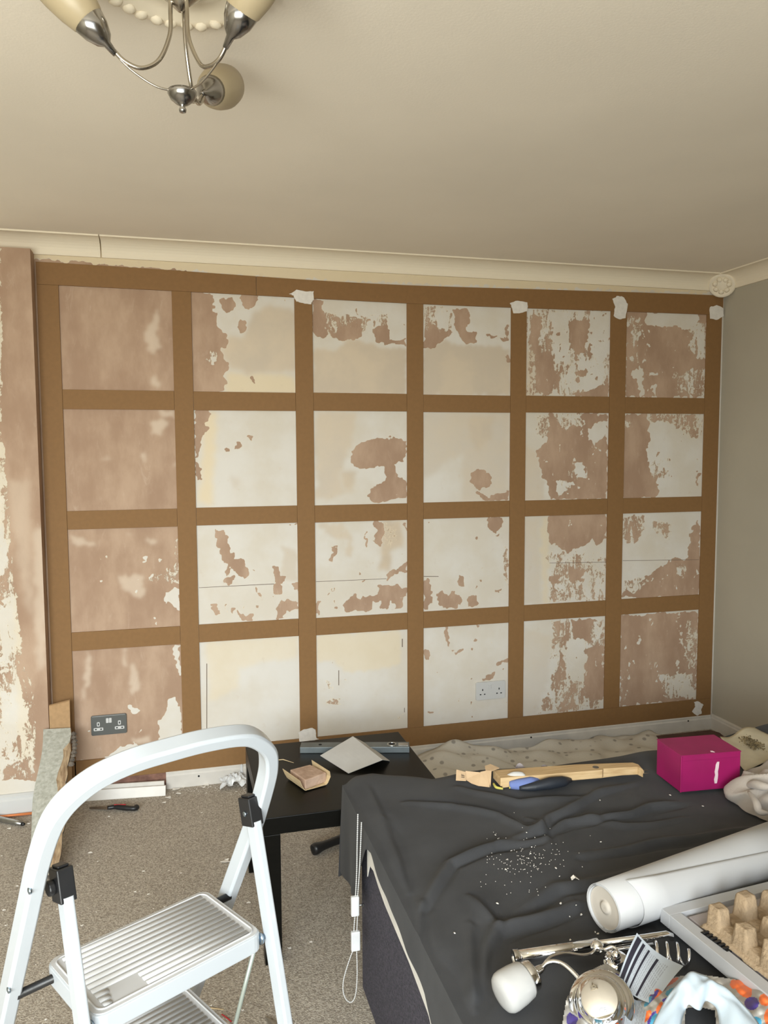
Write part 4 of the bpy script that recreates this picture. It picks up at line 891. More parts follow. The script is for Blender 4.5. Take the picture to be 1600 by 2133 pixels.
kp = edge(.64, .55); MB().lathe([(.006, 0), (.0065, .004), (.002, .007)], kp, bn, 12).obj('nail_head', 'rawwood', slab, smooth=True)
mq = [P(105, 1480, y=-.098), P(105, 1466, y=-.075), P(149, 1448, y=-.075), P(147, 1462, y=-.098)]
t0 = Vector((-.530, -.012, .452)); 
mo = MB()
fr = [Vector((-.530, -.095, .0)), Vector((-.448, -.095, .0))]
MBq = MB().prism([(-.532, -.128, .004), (-.450, -.128, .004), (-.450, -.103, .468), (-.532, -.103, .452)], (0, .009, .004))
tag(MBq.obj('mdf_offcut', 'mdf_edge', bevel=.0008), 'short MDF offcut standing upright behind the leaning grey board', 'offcut')
ls = thing('loose_skirting', (-.25, -.06, 0), 'length of white skirting pulled off and lying against the wall foot', 'skirting board')
A, B = P(178, 1680, z=.0), P(345, 1662, z=.0)
A = Vector((-.43, -.045, 0)); B = Vector((-.071, -.085, 0)); ex = (B-A).normalized(); M = frame_from(A, ex)
LN = (B-A).length
b = MB(); b.prism([M@Vector((0, 0, 0)), M@Vector((0, .014, 0)), M@Vector((0, .024, .040)), M@Vector((0, .012, .042))], (B-A)); b.obj('skirting_face', 'skirting', ls, bevel=.001)
b = MB(); b.prism([M@Vector((0.02, .024, .0)), M@Vector((0.02, .036, 0)), M@Vector((0.02, .042, .054)), M@Vector((0.02, .032, .055))], (B-A)*.92); b.obj('skirting_back_strip', 'skirting', ls, bevel=.001)

# ================================================================ FLOOR CLUTTER
kn = thing('drywall_knife', P(240, 1682, z=.0), 'padsaw with black rubber handle and steel blade lying by the loose skirting', 'saw')
def fp(x, y, z=.014): return P(x, y, z=z)
MB().tube(smoothpath([fp(224,1683,.014), fp(240,1681,.015), fp(262,1683,.014), fp(280,1684,.013), fp(286,1680,.013)], 5), [.009]*6+[.011]*6+[.010]*5+[.012]*3+[.006], 12).obj('handle', 'black', kn, smooth=True)
MB().tube([fp(238,1676.5,.024), fp(262,1676,.0245)], .0025, 6).obj('red_inlay', 'red', kn)
a1, a2 = fp(228,1684,.010), fp(186,1684,.004)
b = MB(); n = 14; up = []; lo = []
for i in range(n+1):
    p = a1.lerp(a2, i/n); wv = .012*(1-i/n*.7); up.append(p+Vector((0, wv, .003))); lo.append(p+Vector((0, -wv-(.002 if i % 2 else 0), -.001)))
b.prism(up+list(reversed(lo)), (0, 0, .0015)); b.obj('blade', 'steel', kn)
tl_ = thing('scraper_tool', P(20, 1710, z=0), 'silver tubular tool handle with black tip at the left edge of the carpet', 'tool')
a1, a2 = P(-60, 1694, z=.014), P(46, 1716, z=.012)
MB().tube([a1, a1.lerp(a2, .5), a1.lerp(a2, .85), a2], [.012, .012, .010, .008], 14).obj('tube_handle', 'steel', tl_, smooth=True)
MB().tube([a2, a2+(a2-a1).normalized()*.012], [.0085, .005], 12).obj('end_cap', 'black', tl_, smooth=True)
tag(MB().tube([(-1.15, -.124, .008), (-.75, -.124, .008), (-.57, -.127, .008)], .0055, 10).obj('copper_pipe', 'copper', smooth=True), 'orange copper pipe running along the foot of the left skirting', 'pipe')
bh = thing('hand_tool', P(690, 1760, z=0), 'black rubber tool handle on the carpet under the table', 'tool')
a1, a2 = P(652, 1770, z=.020), P(760, 1728, z=.026)
MB().tube(smoothpath([a1, a1.lerp(a2, .2), a1.lerp(a2, .5), a1.lerp(a2, .8), a2], 4), [.020, .0225, .021, .0185, .0165, .016, .0155, .016, .0165, .017, .0165, .016, .0155, .015, .015, .015, .015], 16).obj('handle', 'black', bh, smooth=True)
MB().lathe([(.012, -.0008), (.0185, .003), (.0205, .010)], a1, (a2-a1), 16).obj('handle_end', 'hole', bh, smooth=True)
def crumple(c, rx, ry, rz, seed, name, m_, lab, cat, n=16, th=.0008):
    rnd = random.Random(seed); ph = [rnd.random()*6 for _ in range(8)]; b = MB(); G = []
    for i in range(n+1):
        row = []
        for j in range(n+1):
            u, v = i/n*2-1, j/n*2-1; r_ = 1+.25*math.sin(5*u+ph[0])+.2*math.sin(7*v+ph[1])
            x = u*rx*(1+.22*math.sin(4*v+ph[2])); y = v*ry*(1+.22*math.sin(5*u+ph[3]))
            z = rz*(max(0, 1-.8*(u*u+v*v))*.6+.30*abs(math.sin(5*u+3*v+ph[4]))+.22*abs(math.sin(7*v-4*u+ph[5]))+.1*abs(math.sin(13*u+ph[6])*math.sin(11*v+ph[7])))
            row.append((c[0]+x, c[1]+y, c[2]+.001+z))
        G.append(row)
    return tag(b.grid(G).obj(name, m_, smooth=False, solid=th), lab, cat)
c = P(716, 1738, z=.0); crumple((c.x+.03, c.y+.13, 0), .085, .065, .06, 3, 'plastic_bag', 'bag_clear', 'crumpled clear plastic bag on the carpet under the table', 'plastic bag')
c = P(512, 1632, z=0); crumple((.235, -.055, 0), .058, .045, .050, 5, 'plastic_wrap', 'bag_clear', 'crumpled translucent plastic with a hooked tab by the table leg', 'plastic wrap')
tag(MB().prism([(.262, -.020, .02), (.272, -.020, .02), (.273, -.020, .075), (.268, -.020, .082), (.261, -.020, .075)], (0, .003, 0)).obj('wall_plug_strip', 'bag_clear', bevel=.001), 'small clear plastic tab standing against the skirting near the table', 'plastic tab')
# paint chips lying on the carpet: the larger ones singly
chips = [(430,1634,.020),(446,1630,.016),(424,1640,.012),(365,1645,.018),(372,1653,.012),(383,1640,.010),(352,1662,.014),(343,1672,.010),(470,1795,.020),(188,1776,.008),(227,1701,.005),(518,1880,.007),(299,1815,.006),(310,1863,.006),(171,1928,.006),(377,1819,.005),(282,1858,.005),(440,2095,.004),(505,2105,.005),(604,1975,.006),(36,1846,.005),(60,1716,.008),(20,1726,.008),(8,1896,.006),(12,1928,.005),(95,2124,.004),(398,1632,.012),(410,1626,.010),(478,1624,.014),(648,1962,.006),(535,1655,.008),(420,1693,.004)]
first = None
for i, (x, y, s) in enumerate(chips):
    p = P(x, y, z=.001); a = random.random()*6
    b = MB(); b.prism([(p.x+s*math.cos(a+t)*k, p.y+s*math.sin(a+t)*k*.8, .0008+.25*s*random.random()) for t, k in ((0, 1.2), (1.2, .6), (2.2, 1.0), (3.5, .7), (4.6, 1.1), (5.5, .5))], (0, 0, .0018))
    near = 330 < x < 540 and y < 1680; spec_ = {(470,1795): 'pointed white paint flake on the carpet beside the ladder upright', (188,1776): 'white paint chip on the carpet to the right of the leaning board'}
    lab = spec_.get((x, y), 'white chip of old paint lying along the foot of the back skirting' if near else 'small pale chip of paint out on the open carpet')
    tag(b.obj('paint_chip', 'chip'), lab, 'paint chip', None if (x, y) in spec_ else 'paint chips along the skirting' if near else 'paint chips on the open carpet')
b = MB()
for _ in range(420):
    x, y = (random.uniform(0, 620), random.uniform(1700, 2133)) if random.random() < .55 else (random.uniform(330, 520), random.gauss(1640, 10))
    p = P(x, y, z=.001); s = random.uniform(.0008, .0022)
    if p.y > -.03 or (p.x < -.5 and p.y > -.12): continue
    a = random.random()*6; b.prism([(p.x+s*math.cos(a+t)*k, p.y+s*math.sin(a+t)*k, .0005) for t, k in ((0, 2.0), (2, .6), (3.4, 1.6), (5, .7))], (0, 0, .0012))
tag(b.obj('floor_dust', 'chip'), 'fine pale crumbs of plaster and paint strewn over the carpet', 'crumbs', kind='stuff')
tag(MB().tube([P(422,2097,z=.002), P(440,2100,z=.003), P(466,2103,z=.002)], [.0008, .0016, .001], 6).obj('wood_splinter', 'woodchip'), 'thin straw-coloured splinter on the carpet beyond the lower step', 'splinter')
tag(MB().tube(smoothpath([P(462,2113,z=.003), P(470,2118,z=.004), P(482,2128,z=.003)], 4), .0016, 6).obj('wire_offcut', 'red'), 'short piece of red wire on the carpet by the ladder', 'wire')
sc = thing('steel_scraper', P(565, 2128, z=0), 'grey steel tool tip on the carpet at the foot of the ladder leg', 'tool')
MB().prism([P(552,2118,z=.006), P(562,2120,z=.008), P(580,2132,z=.008), P(600,2160,z=.006), P(570,2160,z=.004)], (0, 0, -.003)).obj('blade', 'steel', sc, bevel=.0008)
MB().tube([P(590,2150,z=.01), P(640,2230,z=.012)], .010, 10).obj('handle', 'black', sc, smooth=True)
kc = P(40, 1838, z=.0)
b = MB(); b.prism([P(42,1838,z=.002), P(58,1832,z=.006), P(66,1840,z=.004), P(56,1846,z=.002)], (0, 0, .004)); tag(b.obj('plaster_lump', 'oldedge'), 'small dark lump of debris by the foot of the leaning board', 'debris')
# ================================================================ PAPER ROLL
RC = Vector((.806, -2.256, .609)); RA = Vector((math.cos(math.radians(12.5)), math.sin(math.radians(12.5)), 0)); RR = .0475; RL = .62
RU = Vector((0, 0, 1)); RN = RA.cross(RU)      # RN points towards the camera side
if RN.y > 0: RN = -RN
roll = thing('paper_roll', RC-Vector((0, 0, RR)), 'big loose roll of white lining paper lying on the dark sheet', 'paper roll')
def rp3(s, ang, r): return RC+RA*s+RN*(math.cos(ang)*r)+RU*(math.sin(ang)*r)+RU*(0)
b = MB(); G = []
for k in range(0, 100):   # spiral wound outer turns
    a = math.radians(-90+k*11); r_ = RR-.0065+.0065*k/99
    G.append([rp3(s+ .0015*math.sin(k*.2), a, r_*(1+.28*s)) for s in (0, .1, .25, .4, RL)])
b.grid(G); b.obj('outer_turns', 'roll', roll, smooth=True, solid=.0008)
b = MB(); prof_ = [(.0405, .003), (.036, .0045), (.030, .004), (.024, .0055), (.018, .005), (.0125, .0065), (.012, .003), (.008, .001), (.004, .0015), (.0005, .0015)]
b.lathe([(r_, h) for r_, h in prof_]+[], RC, RA, 40, cap=False); b.obj('wound_core', 'roll_in', roll, smooth=True)
G = []
for k in range(22):
    t = k/21
    row = []
    for q in range(9):
        s = .050+.010*math.sin(3*t)+(RL-.05)*q/8; a_t = 80-62*(q/8)**.8; a = math.radians(a_t-(a_t+72)*t); r_ = RR*(1+.28*s)+.0018+.012*(q/8)*max(0, math.sin(math.pi*min(1, t*1.1)))
        row.append(rp3(s, a, r_))
    G.append(row)
for q in range(9): pass
b = MB(); b.grid(G); b.obj('loose_end', 'roll', roll, smooth=True, solid=.0006)

# ================================================================ WHITE TRAY WITH MOULDED PULP
ang = math.radians(5); E1 = Vector((math.cos(ang), math.sin(ang), 0)); E2 = Vector((math.sin(ang), -math.cos(ang), 0)); FZ = .606
F0 = P(1376, 1891, z=FZ); FM = frame_from(F0, E1)    # local y = +E2*-1
def FL(u, v, z): return F0+E1*u+E2*v+Vector((0, 0, z-FZ))
fr = thing('white_tray', FL(.25, .2, .572), 'white rimmed tray or picture frame with a greyish inner panel, right edge of the bed', 'tray')
FW, FD, bw = .50, .42, .027
def bar(u0, u1, v0, v1, z0, z1, nm, m_, bev=.001): 
    return MB().prism([FL(u0, v0, z0), FL(u1, v0, z0), FL(u1, v1, z0), FL(u0, v1, z0)], (0, 0, z1-z0)).obj(nm, m_, fr, bevel=bev)
bar(0, FW, 0, bw, .577, FZ, 'rim', 'frame_white'); bar(0, bw, bw+.0003, FD-bw, .577, FZ, 'rim', 'frame_white'); bar(FW-bw, FW, bw+.0003, FD-bw, .577, FZ, 'rim', 'frame_white'); bar(0, FW, FD-bw+.0003, FD, .577, FZ, 'rim', 'frame_white')
bar(bw+.0003, FW-bw-.0003, bw+.0003, FD-bw-.0003, .580, .5945, 'inner_panel', 'frame_in')
bar(bw+.010, FW-bw-.010, bw+.010, FD-bw-.010, .5947, .6015, 'raised_panel', 'frame_in', .002)
for u, v in ((.02, .03), (.46, .03), (.02, .38), (.46, .38)): bar(u, u+.02, v, v+.02, .5605, .5768, 'foot', 'frame_white')
# pulp packing: a waffle of posts and hollows
pu = thing('pulp_packing', FL(.25, .17, .602), 'brown moulded pulp egg-box packing lying on the white tray', 'packing')
O2 = P(1464, 1925, z=.612); pit = .066; n1, n2 = 120, 120; G = []
def FO(u, v, z): return Vector((O2.x, O2.y, 0))+E1*u+E2*v+Vector((0, 0, z))
def bumpf(t):
    c = abs(((t/pit+.5) % 1)-.5)*2    # 0 at nodes, 1 between
    return max(0, min(1, (1-c-.46)/.18))
for j in range(n2+1):
    row = []
    for i in range(n1+1):
        u = .30*i/n1; v = .30*j/n2; a, c = bumpf(u-.018), bumpf(v-.020)
        k = (int((u-.018)/pit+.5)+2*int((v-.020)/pit+.5)) % 3
        h = a*c*(.044+.010*(k == 1))+.014*max(a, c)*(1-a*c)+.0008*math.sin(130*u+3*math.sin(90*v))
        e = min(u, v)
        if e < .006: h = min(h, .002)
        sk = -.006 if (i == 0 or j == 0) else 0
        row.append(FO(u-(.003 if i == 0 else 0), v-(.003 if j == 0 else 0), .611+h+sk))
    G.append(row)
MB().grid(G).obj('pulp_shell', 'pulp', pu, smooth=True, solid=.0028)
for k in range(5): 
    q = FO(-.004+.002*(k % 2), .028+.010*k, .6035); 
bk = thing('ribbed_black_strip', FO(-.006, .05, .602), 'black ribbed plastic strip poking out beside the pulp packing', 'plastic strip')
b = MB(); b.prism([FO(-.016, .012, .602), FO(.0, .012, .602), FO(.0, .075, .602), FO(-.012, .075, .602)], (0, 0, .005)); b.obj('strip', 'black', bk)
for k in range(6): MB().prism([FO(-.0145, .016+.010*k, .6071), FO(-.001, .016+.010*k, .6071), FO(-.001, .021+.010*k, .6071), FO(-.0145, .021+.010*k, .6071)], (0, 0, .003)).obj('rib', 'black', bk, bevel=.0008)

# ================================================================ CHROME LIGHT FITTING
lf = thing('wall_light', P(1230, 2010, z=.56), 'dismantled chrome bar light with white glass shade lying on the sheet', 'light fitting')
def S(x, y, z): return P(x, y, z=z)
a0, a1 = S(1076, 1994, .583), S(1246, 1968, .588)
MB().tube([a0, a1], .0118, 20).obj('bar', 'chrome', lf, smooth=True)
ad = (a1-a0).normalized(); b = MB(); b.lathe([(.0140, -.006), (.0140, .004), (.0118, .0045)], a0, ad, 24, cap=False); b.lathe([(.0140, -.006), (.0105, -.006), (.0105, .002)], a0, ad, 24, cap=False); b.obj('end_collar', 'chrome', lf, smooth=True)
MB().lathe([(.0104, -.0022), (.001, -.0022)], a0, ad, 20).obj('dark_bore', 'hole', lf)
MB().tube([S(1250, 1966, .592), S(1330, 1955, .592), S(1388, 1946, .592), S(1398, 1949, .586), S(1400, 1958, .578)], [.0065, .0065, .0065, .006, .005], 14).obj('thin_bar', 'chrome', lf, smooth=True)
MB().tube([S(1262, 1982, .575), S(1330, 1972, .575), S(1360, 1968, .575)], .0045, 12).obj('thin_bar', 'chrome', lf, smooth=True)
bc = S(1244, 1973, .598); MB().lathe([(.001, -.013), (.007, -.011), (.0115, -.005), (.0125, 0), (.0115, .005), (.007, .011), (.001, .013)], bc, (0, 0, 1), 24).obj('ball_joint', 'chrome', lf, smooth=True)
J = S(1128, 2017, .606); ax = (S(1064, 2060, .590)-J).normalized()
MB().tube(smoothpath([J, S(1138, 2002, .612), S(1152, 1991, .612), S(1180, 1985, .608), S(1212, 1989, .602), S(1232, 1985, .600), bc], 6), .0024, 10).obj('wire_arm', 'chrome', lf, smooth=True)
MB().tube(smoothpath([J, S(1140, 2006, .616), S(1155, 2003, .620), S(1172, 2008, .620), S(1192, 2024, .614), S(1212, 2046, .606)], 6), .0042, 12).obj('curved_arm', 'chrome', lf, smooth=True)
MB().lathe([(.0055, -.004), (.0075, .004), (.0085, .012), (.012, .0165), (.023, .018), (.0258, .022), (.0258, .046), (.0235, .046)], J, ax, 32).obj('lamp_cup', 'chrome', lf, smooth=True)
MB().lathe([(.022, .034), (.0285, .034), (.031, .038), (.0335, .055), (.0345, .074), (.0335, .082), (.030, .088), (.024, .0915), (.014, .0932), (.002, .0938)], J, ax, 36).obj('glass_shade', 'frost', lf, smooth=True)
pc = S(1284, 2004, .585); pn = Vector((-.25, -.35, .9))
MB().lathe([(.0235, -.008), (.0245, -.002), (.022, .003), (.012, .006), (.008, .009), (.0075, .016), (.0095, .020), (.0085, .026), (.001, .029)], pc, pn, 32).obj('wall_rose', 'chrome', lf, smooth=True)
MB().tube(smoothpath([pc+pn.normalized()*.028, S(1285, 1978, .612), S(1274, 1972, .613), S(1258, 1978, .607), bc], 5), .0028, 10).obj('curved_arm', 'chrome', lf, smooth=True)
hx = []; c0, c1 = S(1362, 1984, .580), S(1432, 1990, .578); hd = (c1-c0); hu = Vector((0, 0, 1)); hv = hd.normalized().cross(hu)
for k in range(70): 
    a = k/69*2*math.pi*3.2; hx.append(c0+hd*(k/69)+hu*(.017*math.sin(a))+hv*(.022*math.cos(a)))
MB().tube(hx, .0030, 10).obj('coiled_arm', 'chrome', lf, smooth=True)

# mirror-bright ceiling plate
DC = P(1252, 2090, z=.600); tocam = (CAMP-DC).normalized(); dn = (tocam*.72+Vector((0, 0, 1))*.45+Vector((-.18, 0, 0))).normalized()
dp = thing('chrome_plate', DC-Vector((0, 0, .03)), 'round stepped mirror-chrome light plate resting on the dotted bag', 'light plate')
MB().lathe([(.0535, -.010), (.0545, -.004), (.0525, -.001), (.044, .003), (.0405, .005), (.0400, .011), (.038, .0130), (.0325, .0140), (.0310, .0195), (.029, .0208), (.001, .0212)], DC, dn, 64).obj('plate_shell', 'chrome', dp, smooth=True)
def text_mesh(txt, size, M, m_, name, par):
    cu = bpy.data.curves.new('t', 'FONT'); cu.body = txt; cu.size = size; cu.extrude = .00015; cu.align_x = 'CENTER'
    o = bpy.data.objects.new('t', cu); COL.objects.link(o); dg = bpy.context.evaluated_depsgraph_get(); me = bpy.data.meshes.new_from_object(o.evaluated_get(dg)); bpy.data.objects.remove(o)
    b = MB(); b.add([M@v.co for v in me.vertices], [tuple(p.vertices) for p in me.polygons]); r_ = b.obj(name, m_, par); bpy.data.meshes.remove(me); return r_
tx = CR-dn*CR.dot(dn); Mt = frame_from(DC+dn*.0214+tx.normalized()*.010-(CU-dn*CU.dot(dn)).normalized()*.021, tx, dn)
text_mesh('CE', .010, Mt, 'print_grey', 'printed_mark', dp)

# ================================================================ LEAFLETS
def sheet_print(name, c4, curl, bands, lines, lab, n=(44, 96), m0='leaflet', extra=None):
    T_, L_, R_, B_ = c4; b = MB(); nu, nv = n; vs = []
    for i in range(nu+1):
        for j in range(nv+1):
            u, v = i/nu, j/nv; p = T_*(1-u)*(1-v)+L_*u*(1-v)+R_*(1-u)*v+B_*u*v
            vs.append(p+Vector((0, 0, curl*math.sin(math.pi*u)*(1-.5*v)))+Vector((-.004*math.sin(math.pi*v), 0, -.006*math.sin(math.pi*v))))
    base = len(b.v); b.v += [tuple(v) for v in vs]
    for i in range(nu):
        for j in range(nv):
            u, v = (i+.5)/nu, (j+.5)/nv; mi = 0
            for v0, v1, u0, u1 in bands:
                if v0 <= v <= v1 and u0 <= u <= u1: mi = 1
            for v0, v1, u0, u1 in lines:
                if v0 <= v <= v1 and u0 <= u <= u1 and int((v-v0)/.0208) % 2 == 0 and (i*7+int(v*48)*13) % 11 > 1: mi = 2
            a = base+i*(nv+1)+j; b.f.append((a, a+1, a+nv+2, a+nv+1)); b.m.append(mi)
    return tag(b.obj(name, [m0, 'print_dark', 'print_grey'], smooth=True, fixn=False), lab, 'leaflet')
sheet_print('instruction_leaflet', (P(1327,1943,z=.640), P(1287,2040,z=.606), P(1424,2012,z=.612), P(1362,2092,z=.604)), .006,
  [(.04,.15,.05,.98), (.19,.245,.06,.98), (.33,.375,.10,.98), (.54,.59,.13,.98)], [(.26,.32,.08,.72), (.39,.52,.12,.95), (.60,.80,.15,.95)], 'bent white instruction leaflet with black bands and small grey text')
sheet_print('text_sheet', (P(1311,2070,z=.598), P(1296,2160,z=.596), P(1352,2082,z=.598), P(1335,2170,z=.596)), .002, [], [(.08,.92,.04,.96)], 'second leaflet of plain grey text lines between plate and dotted bag', n=(30, 40))

# ================================================================ DOTTED PLASTIC BAG
def inp(x, y, poly): return bool(inpoly(np.array([x]), np.array([y]), poly)[0])
BP = [(1262,2006),(1292,2026),(1312,2058),(1320,2090),(1345,2066),(1375,2045),(1410,2034),(1460,2030),(1530,2040),(1560,2044),(1600,2072),(1680,2110),(1700,2240),(1160,2240),(1172,2130),(1180,2080),(1212,2030)]
DOTS = [(1262,2040,14,9,.4,3),(1286,2036,13,7,.5,4),(1308,2068,14,18,.2,5),(1192,2122,12,16,.2,4),(1222,2020,9,6,0,4),
 (1372,2062,9,26,.75,3),(1392,2048,5,24,1.1,3),(1358,2078,5,22,.7,4),(1402,2066,8,16,1.2,5),(1350,2086,4,14,.6,5),(1392,2080,4,14,1.2,4),
 (1372,2106,6,20,.35,3),(1384,2108,4,20,.45,4),(1345,2118,8,17,.75,3),(1358,2122,6,18,.5,4),(1364,2128,9,17,.2,5),(1330,2132,8,16,.7,3),
 (1548,2058,14,24,-.7,3),(1528,2050,7,10,0,3),(1566,2090,15,14,0,4),(1595,2082,14,13,0,3),(1606,2118,14,20,0,3),(1575,2128,12,10,0,5),(1630,2100,14,12,0,5),(1440,2160,12,20,.5,3),(1240,2160,16,14,0,5),(1290,2150,14,14,0,3)]
Gx, Gy = np.arange(1160, 1702, 1.7), np.arange(2002, 2242, 1.7)
def bz(x, y):
    z = .585+.030*math.exp(-((x-1385)/42)**2-((y-2085)/45)**2)+.020*math.exp(-((x-1590)/60)**2-((y-2100)/60)**2)
    z -= .012*math.exp(-((x-1250)/60)**2-((y-2090)/55)**2)
    z += .0022*math.sin(x*.11+y*.05)+.0018*math.sin(x*.21-y*.13+2*math.sin(y*.05))+.0014*abs(math.sin(x*.07+y*.16))
    return z
b = MB(); idx = {}
for j, y in enumerate(Gy):
    for i, x in enumerate(Gx): b.v.append(tuple(P(x, y, z=bz(x, y))))
nX = len(Gx)
cx, cy = np.meshgrid(Gx[:-1]+.85, Gy[:-1]+.85); keep = inpoly(cx, cy, BP) & ~inpoly(cx, cy, [(1428,2100),(1460,2098),(1490,2105),(1496,2240),(1425,2240)])
for j in range(len(Gy)-1):
    for i in range(nX-1):
        if not keep[j, i]: continue
        x, y = cx[j, i], cy[j, i]; mi = 0
        for dx, dy, ra, rb, rot, c_ in DOTS:
            u = (x-dx)*math.cos(rot)+(y-dy)*math.sin(rot); v = -(x-dx)*math.sin(rot)+(y-dy)*math.cos(rot)
            if (u/ra)**2+(v/rb)**2 < 1: mi = c_-2
        a = j*nX+i; b.f.append((a, a+1, a+nX+1, a+nX)); b.m.append(mi)
o = b.obj('dotted_plastic_bag', ['bagfilm', 'orange', 'purple', 'teal'], smooth=True, fixn=True)
tag(o, 'plastic carrier bag printed with orange, purple and teal dots', 'plastic bag')
outer = smoothpath([P(1345,2170,z=.62), P(1385,2085,z=.645), P(1428,2032,z=.665), P(1465,2030,z=.668), P(1500,2050,z=.660), P(1560,2105,z=.645), P(1610,2170,z=.63)], 7)
inner = smoothpath([P(1412,2170,z=.618), P(1424,2112,z=.632), P(1434,2096,z=.640), P(1456,2104,z=.640), P(1470,2088,z=.642), P(1494,2104,z=.636), P(1502,2170,z=.62)], 7)
G = []
for r_ in range(12):
    t = r_/11; row = []
    for k, (p, q) in enumerate(zip(outer, inner)):
        c = p.lerp(q, t); c = c+Vector((0, 0, .010*math.sin(math.pi*t)+.0022*math.sin(k*.45+t*7)+.001*math.sin(k*.9-t*11))); row.append(c)
    G.append(row)
tag(MB().grid(G).obj('white_bag_handle', 'bag_blue', smooth=True, solid=.0008), 'pale blue-white looped plastic bag handle standing up over the dotted bag', 'bag handle')

# ================================================================ PAPER, CLOTH AND DEBRIS AT THE RIGHT
b = MB(); G = []
c4 = [P(1500,1536,z=.566), P(1572,1514,z=.574), P(1552,1606,z=.566), P(1660,1560,z=.568)]
nA = 16
for i in range(nA+1):
    row = []
    for j in range(nA+1):
        u, v = i/nA, j/nA; p = c4[0]*(1-u)*(1-v)+c4[1]*u*(1-v)+c4[2]*(1-u)*v+c4[3]*u*v
        row.append(p+Vector((0, 0, .003*math.sin(9*u+2)*math.sin(5*v+1)+(.006*math.sin(math.pi*u*2)*(1-v)*-1))))
    G.append(row)
tag(MB().grid(G).obj('beige_paper', 'creampaper', smooth=True, solid=.0012), 'beige paper with a heap of brown crumbs behind the magenta box', 'paper')
b = MB()
for k in range(260):
    x = random.gauss(1561, 9)+(random.random()**3)*22; y = random.gauss(1548, 5)+(x-1561)*.30; p = P(x, y, z=.572); s = random.uniform(.0008, .0032); h_ = .0135*math.exp(-((x-1560)/9)**2-((y-1547)/6)**2)
    b.lathe([(.0004, -s), (s, 0), (.0004, s)], (p.x, p.y, .5725+h_*random.random()+s), (random.random()-.5, random.random()-.5, .6), 5)
tag(b.obj('brown_crumbs', 'debris'), 'small heap of brown crumbs on the beige paper', 'crumbs', kind='stuff')
cc = P(1618, 1668, z=.575); cen = Vector((cc.x, cc.y, .562)); b = MB(); G = []
NA, NB = 22, 60
for i in range(NA+1):
    row = []
    th_ = math.pi/2*i/NA
    for j in range(NB+1):
        ph = 2*math.pi*j/NB; rr = 1+.10*math.sin(3*ph+1)+.05*math.sin(5*ph+2*th_*3)+.035*abs(math.sin(4*ph+5*th_))*2+.05*math.sin(7*th_+2*ph)
        r_ = math.sin(th_+.02)**.8; x = .112*r_*rr*math.cos(ph); y = .100*r_*rr*math.sin(ph); z = .082*math.cos(th_)**.8*(1+.12*math.sin(4*ph+6*r_))*(1 if i < NA else 0)+.006*math.sin(9*ph+12*r_)*(r_ > .2)*(i < NA)
        row.append(cen+Vector((x, y, max(0, z))))
    G.append(row)
bundle = thing('cloth_bundle', cen, 'bunched cream cloth at the right edge beside the magenta box', 'cloth')
MB().grid(G).obj('cloth_body', 'cream_cloth', bundle, smooth=True)
fpth = smoothpath([P(1549,1612,z=.580), P(1562,1603,z=.592), P(1585,1596,z=.600), P(1604,1580,z=.606), P(1640,1570,z=.606)], 6)
b = MB(); G = []
for k, p in enumerate(fpth): G.append([p, p+Vector((.002, -.010, .006)), p+Vector((.004, -.022, .002)), p+Vector((.008, -.034, -.010)), p+Vector((.014, -.05, -.022))])
MB().grid(G).obj('folded_edge', 'cream_cloth', bundle, smooth=True, solid=.003)
pth = smoothpath([P(1560,1650,z=.625), P(1575,1672,z=.625), P(1582,1690,z=.612), P(1600,1694,z=.61)], 6); MB().tube(pth, [.004+.006*math.sin(math.pi*i/(len(pth)-1)) for i in range(len(pth))], 10).obj('cloth_fold', 'cream_cloth', bundle, smooth=True)
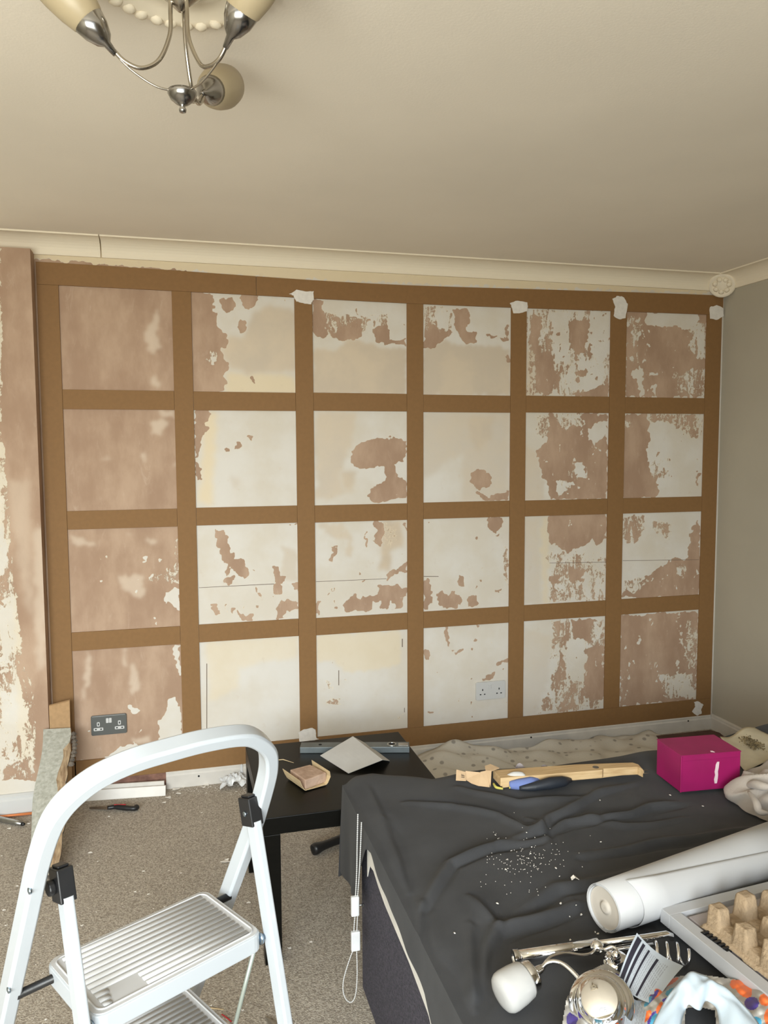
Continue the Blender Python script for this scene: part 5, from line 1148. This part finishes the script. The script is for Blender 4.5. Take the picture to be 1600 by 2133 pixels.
pth = smoothpath([P(1552,1640,z=.60), P(1570,1634,z=.632), P(1590,1638,z=.642), P(1612,1640,z=.645)], 6); MB().tube(pth, [.004+.008*math.sin(math.pi*i/(len(pth)-1)) for i in range(len(pth))], 10).obj('cloth_fold', 'cream_cloth', bundle, smooth=True)

# ================================================================ BEAD CHAIN
yc = -1.70
ch = thing('blind_chain', P(740, 1900, y=yc)-Vector((0, 0, .25)), 'white beaded blind chain with clear plastic tensioners hanging beside the bed', 'blind chain')
def cp(x, y): return P(x, y, y=yc)
strands = [smoothpath([cp(745.5,1697), cp(744,1760), cp(743,1820), cp(740,1878)], 8), smoothpath([cp(753,1714), cp(750,1790), cp(747,1840), cp(744,1880)], 8),
 smoothpath([cp(740,1905), cp(738,1925), cp(737,1945)], 6), smoothpath([cp(746,1880), cp(744,1925), cp(743,1945)], 6),
 smoothpath([cp(737,1975), cp(726,2005), cp(716,2040), cp(715,2065), cp(722,2083), cp(733,2087), cp(741,2070), cp(744,2030), cp(743,1978)], 8)]
for q in strands:
    st = MB().tube(q, .0010, 6).obj('cord', 'white_plastic', ch, smooth=True)
    b = MB(); d = 0; nxt = 0
    for i in range(len(q)-1):
        L_ = (q[i+1]-q[i]).length; t = (q[i+1]-q[i]).normalized()
        while nxt <= d+L_:
            c = q[i]+t*(nxt-d); b.lathe([(.0005, -.0021), (.0018, -.0010), (.0018, .0010), (.0005, .0021)], c, t, 6); nxt += .0052
        d += L_
    bo = b.obj('beads', 'white_plastic', ch, smooth=True); bo['kind'] = 'stuff'
def clip(x0, y0, x1, y1):
    a, c = cp(x0, y0), cp(x1, y1); w_ = .011; lo = (min(a.x, c.x), yc-.006, min(a.z, c.z)); hi = (max(a.x, c.x), yc+.006, max(a.z, c.z))
    return MB().box(lo, hi).obj('tensioner', 'bag_clear', ch, bevel=.003)
clip(731, 1868, 748, 1906); clip(731, 1941, 750, 1978)
MB().tube([cp(746,1886)+Vector((0, 0, 0)), cp(759,1884)], .0022, 8).obj('screw', 'steel', ch, smooth=True)
MB().lathe([(.0045, 0), (.004, .002)], cp(757,1886), (1, 0, 0), 10).obj('screw_washer', 'steel', ch)

for o in list(bpy.data.objects):
    if '_o' in o: del o['_o']
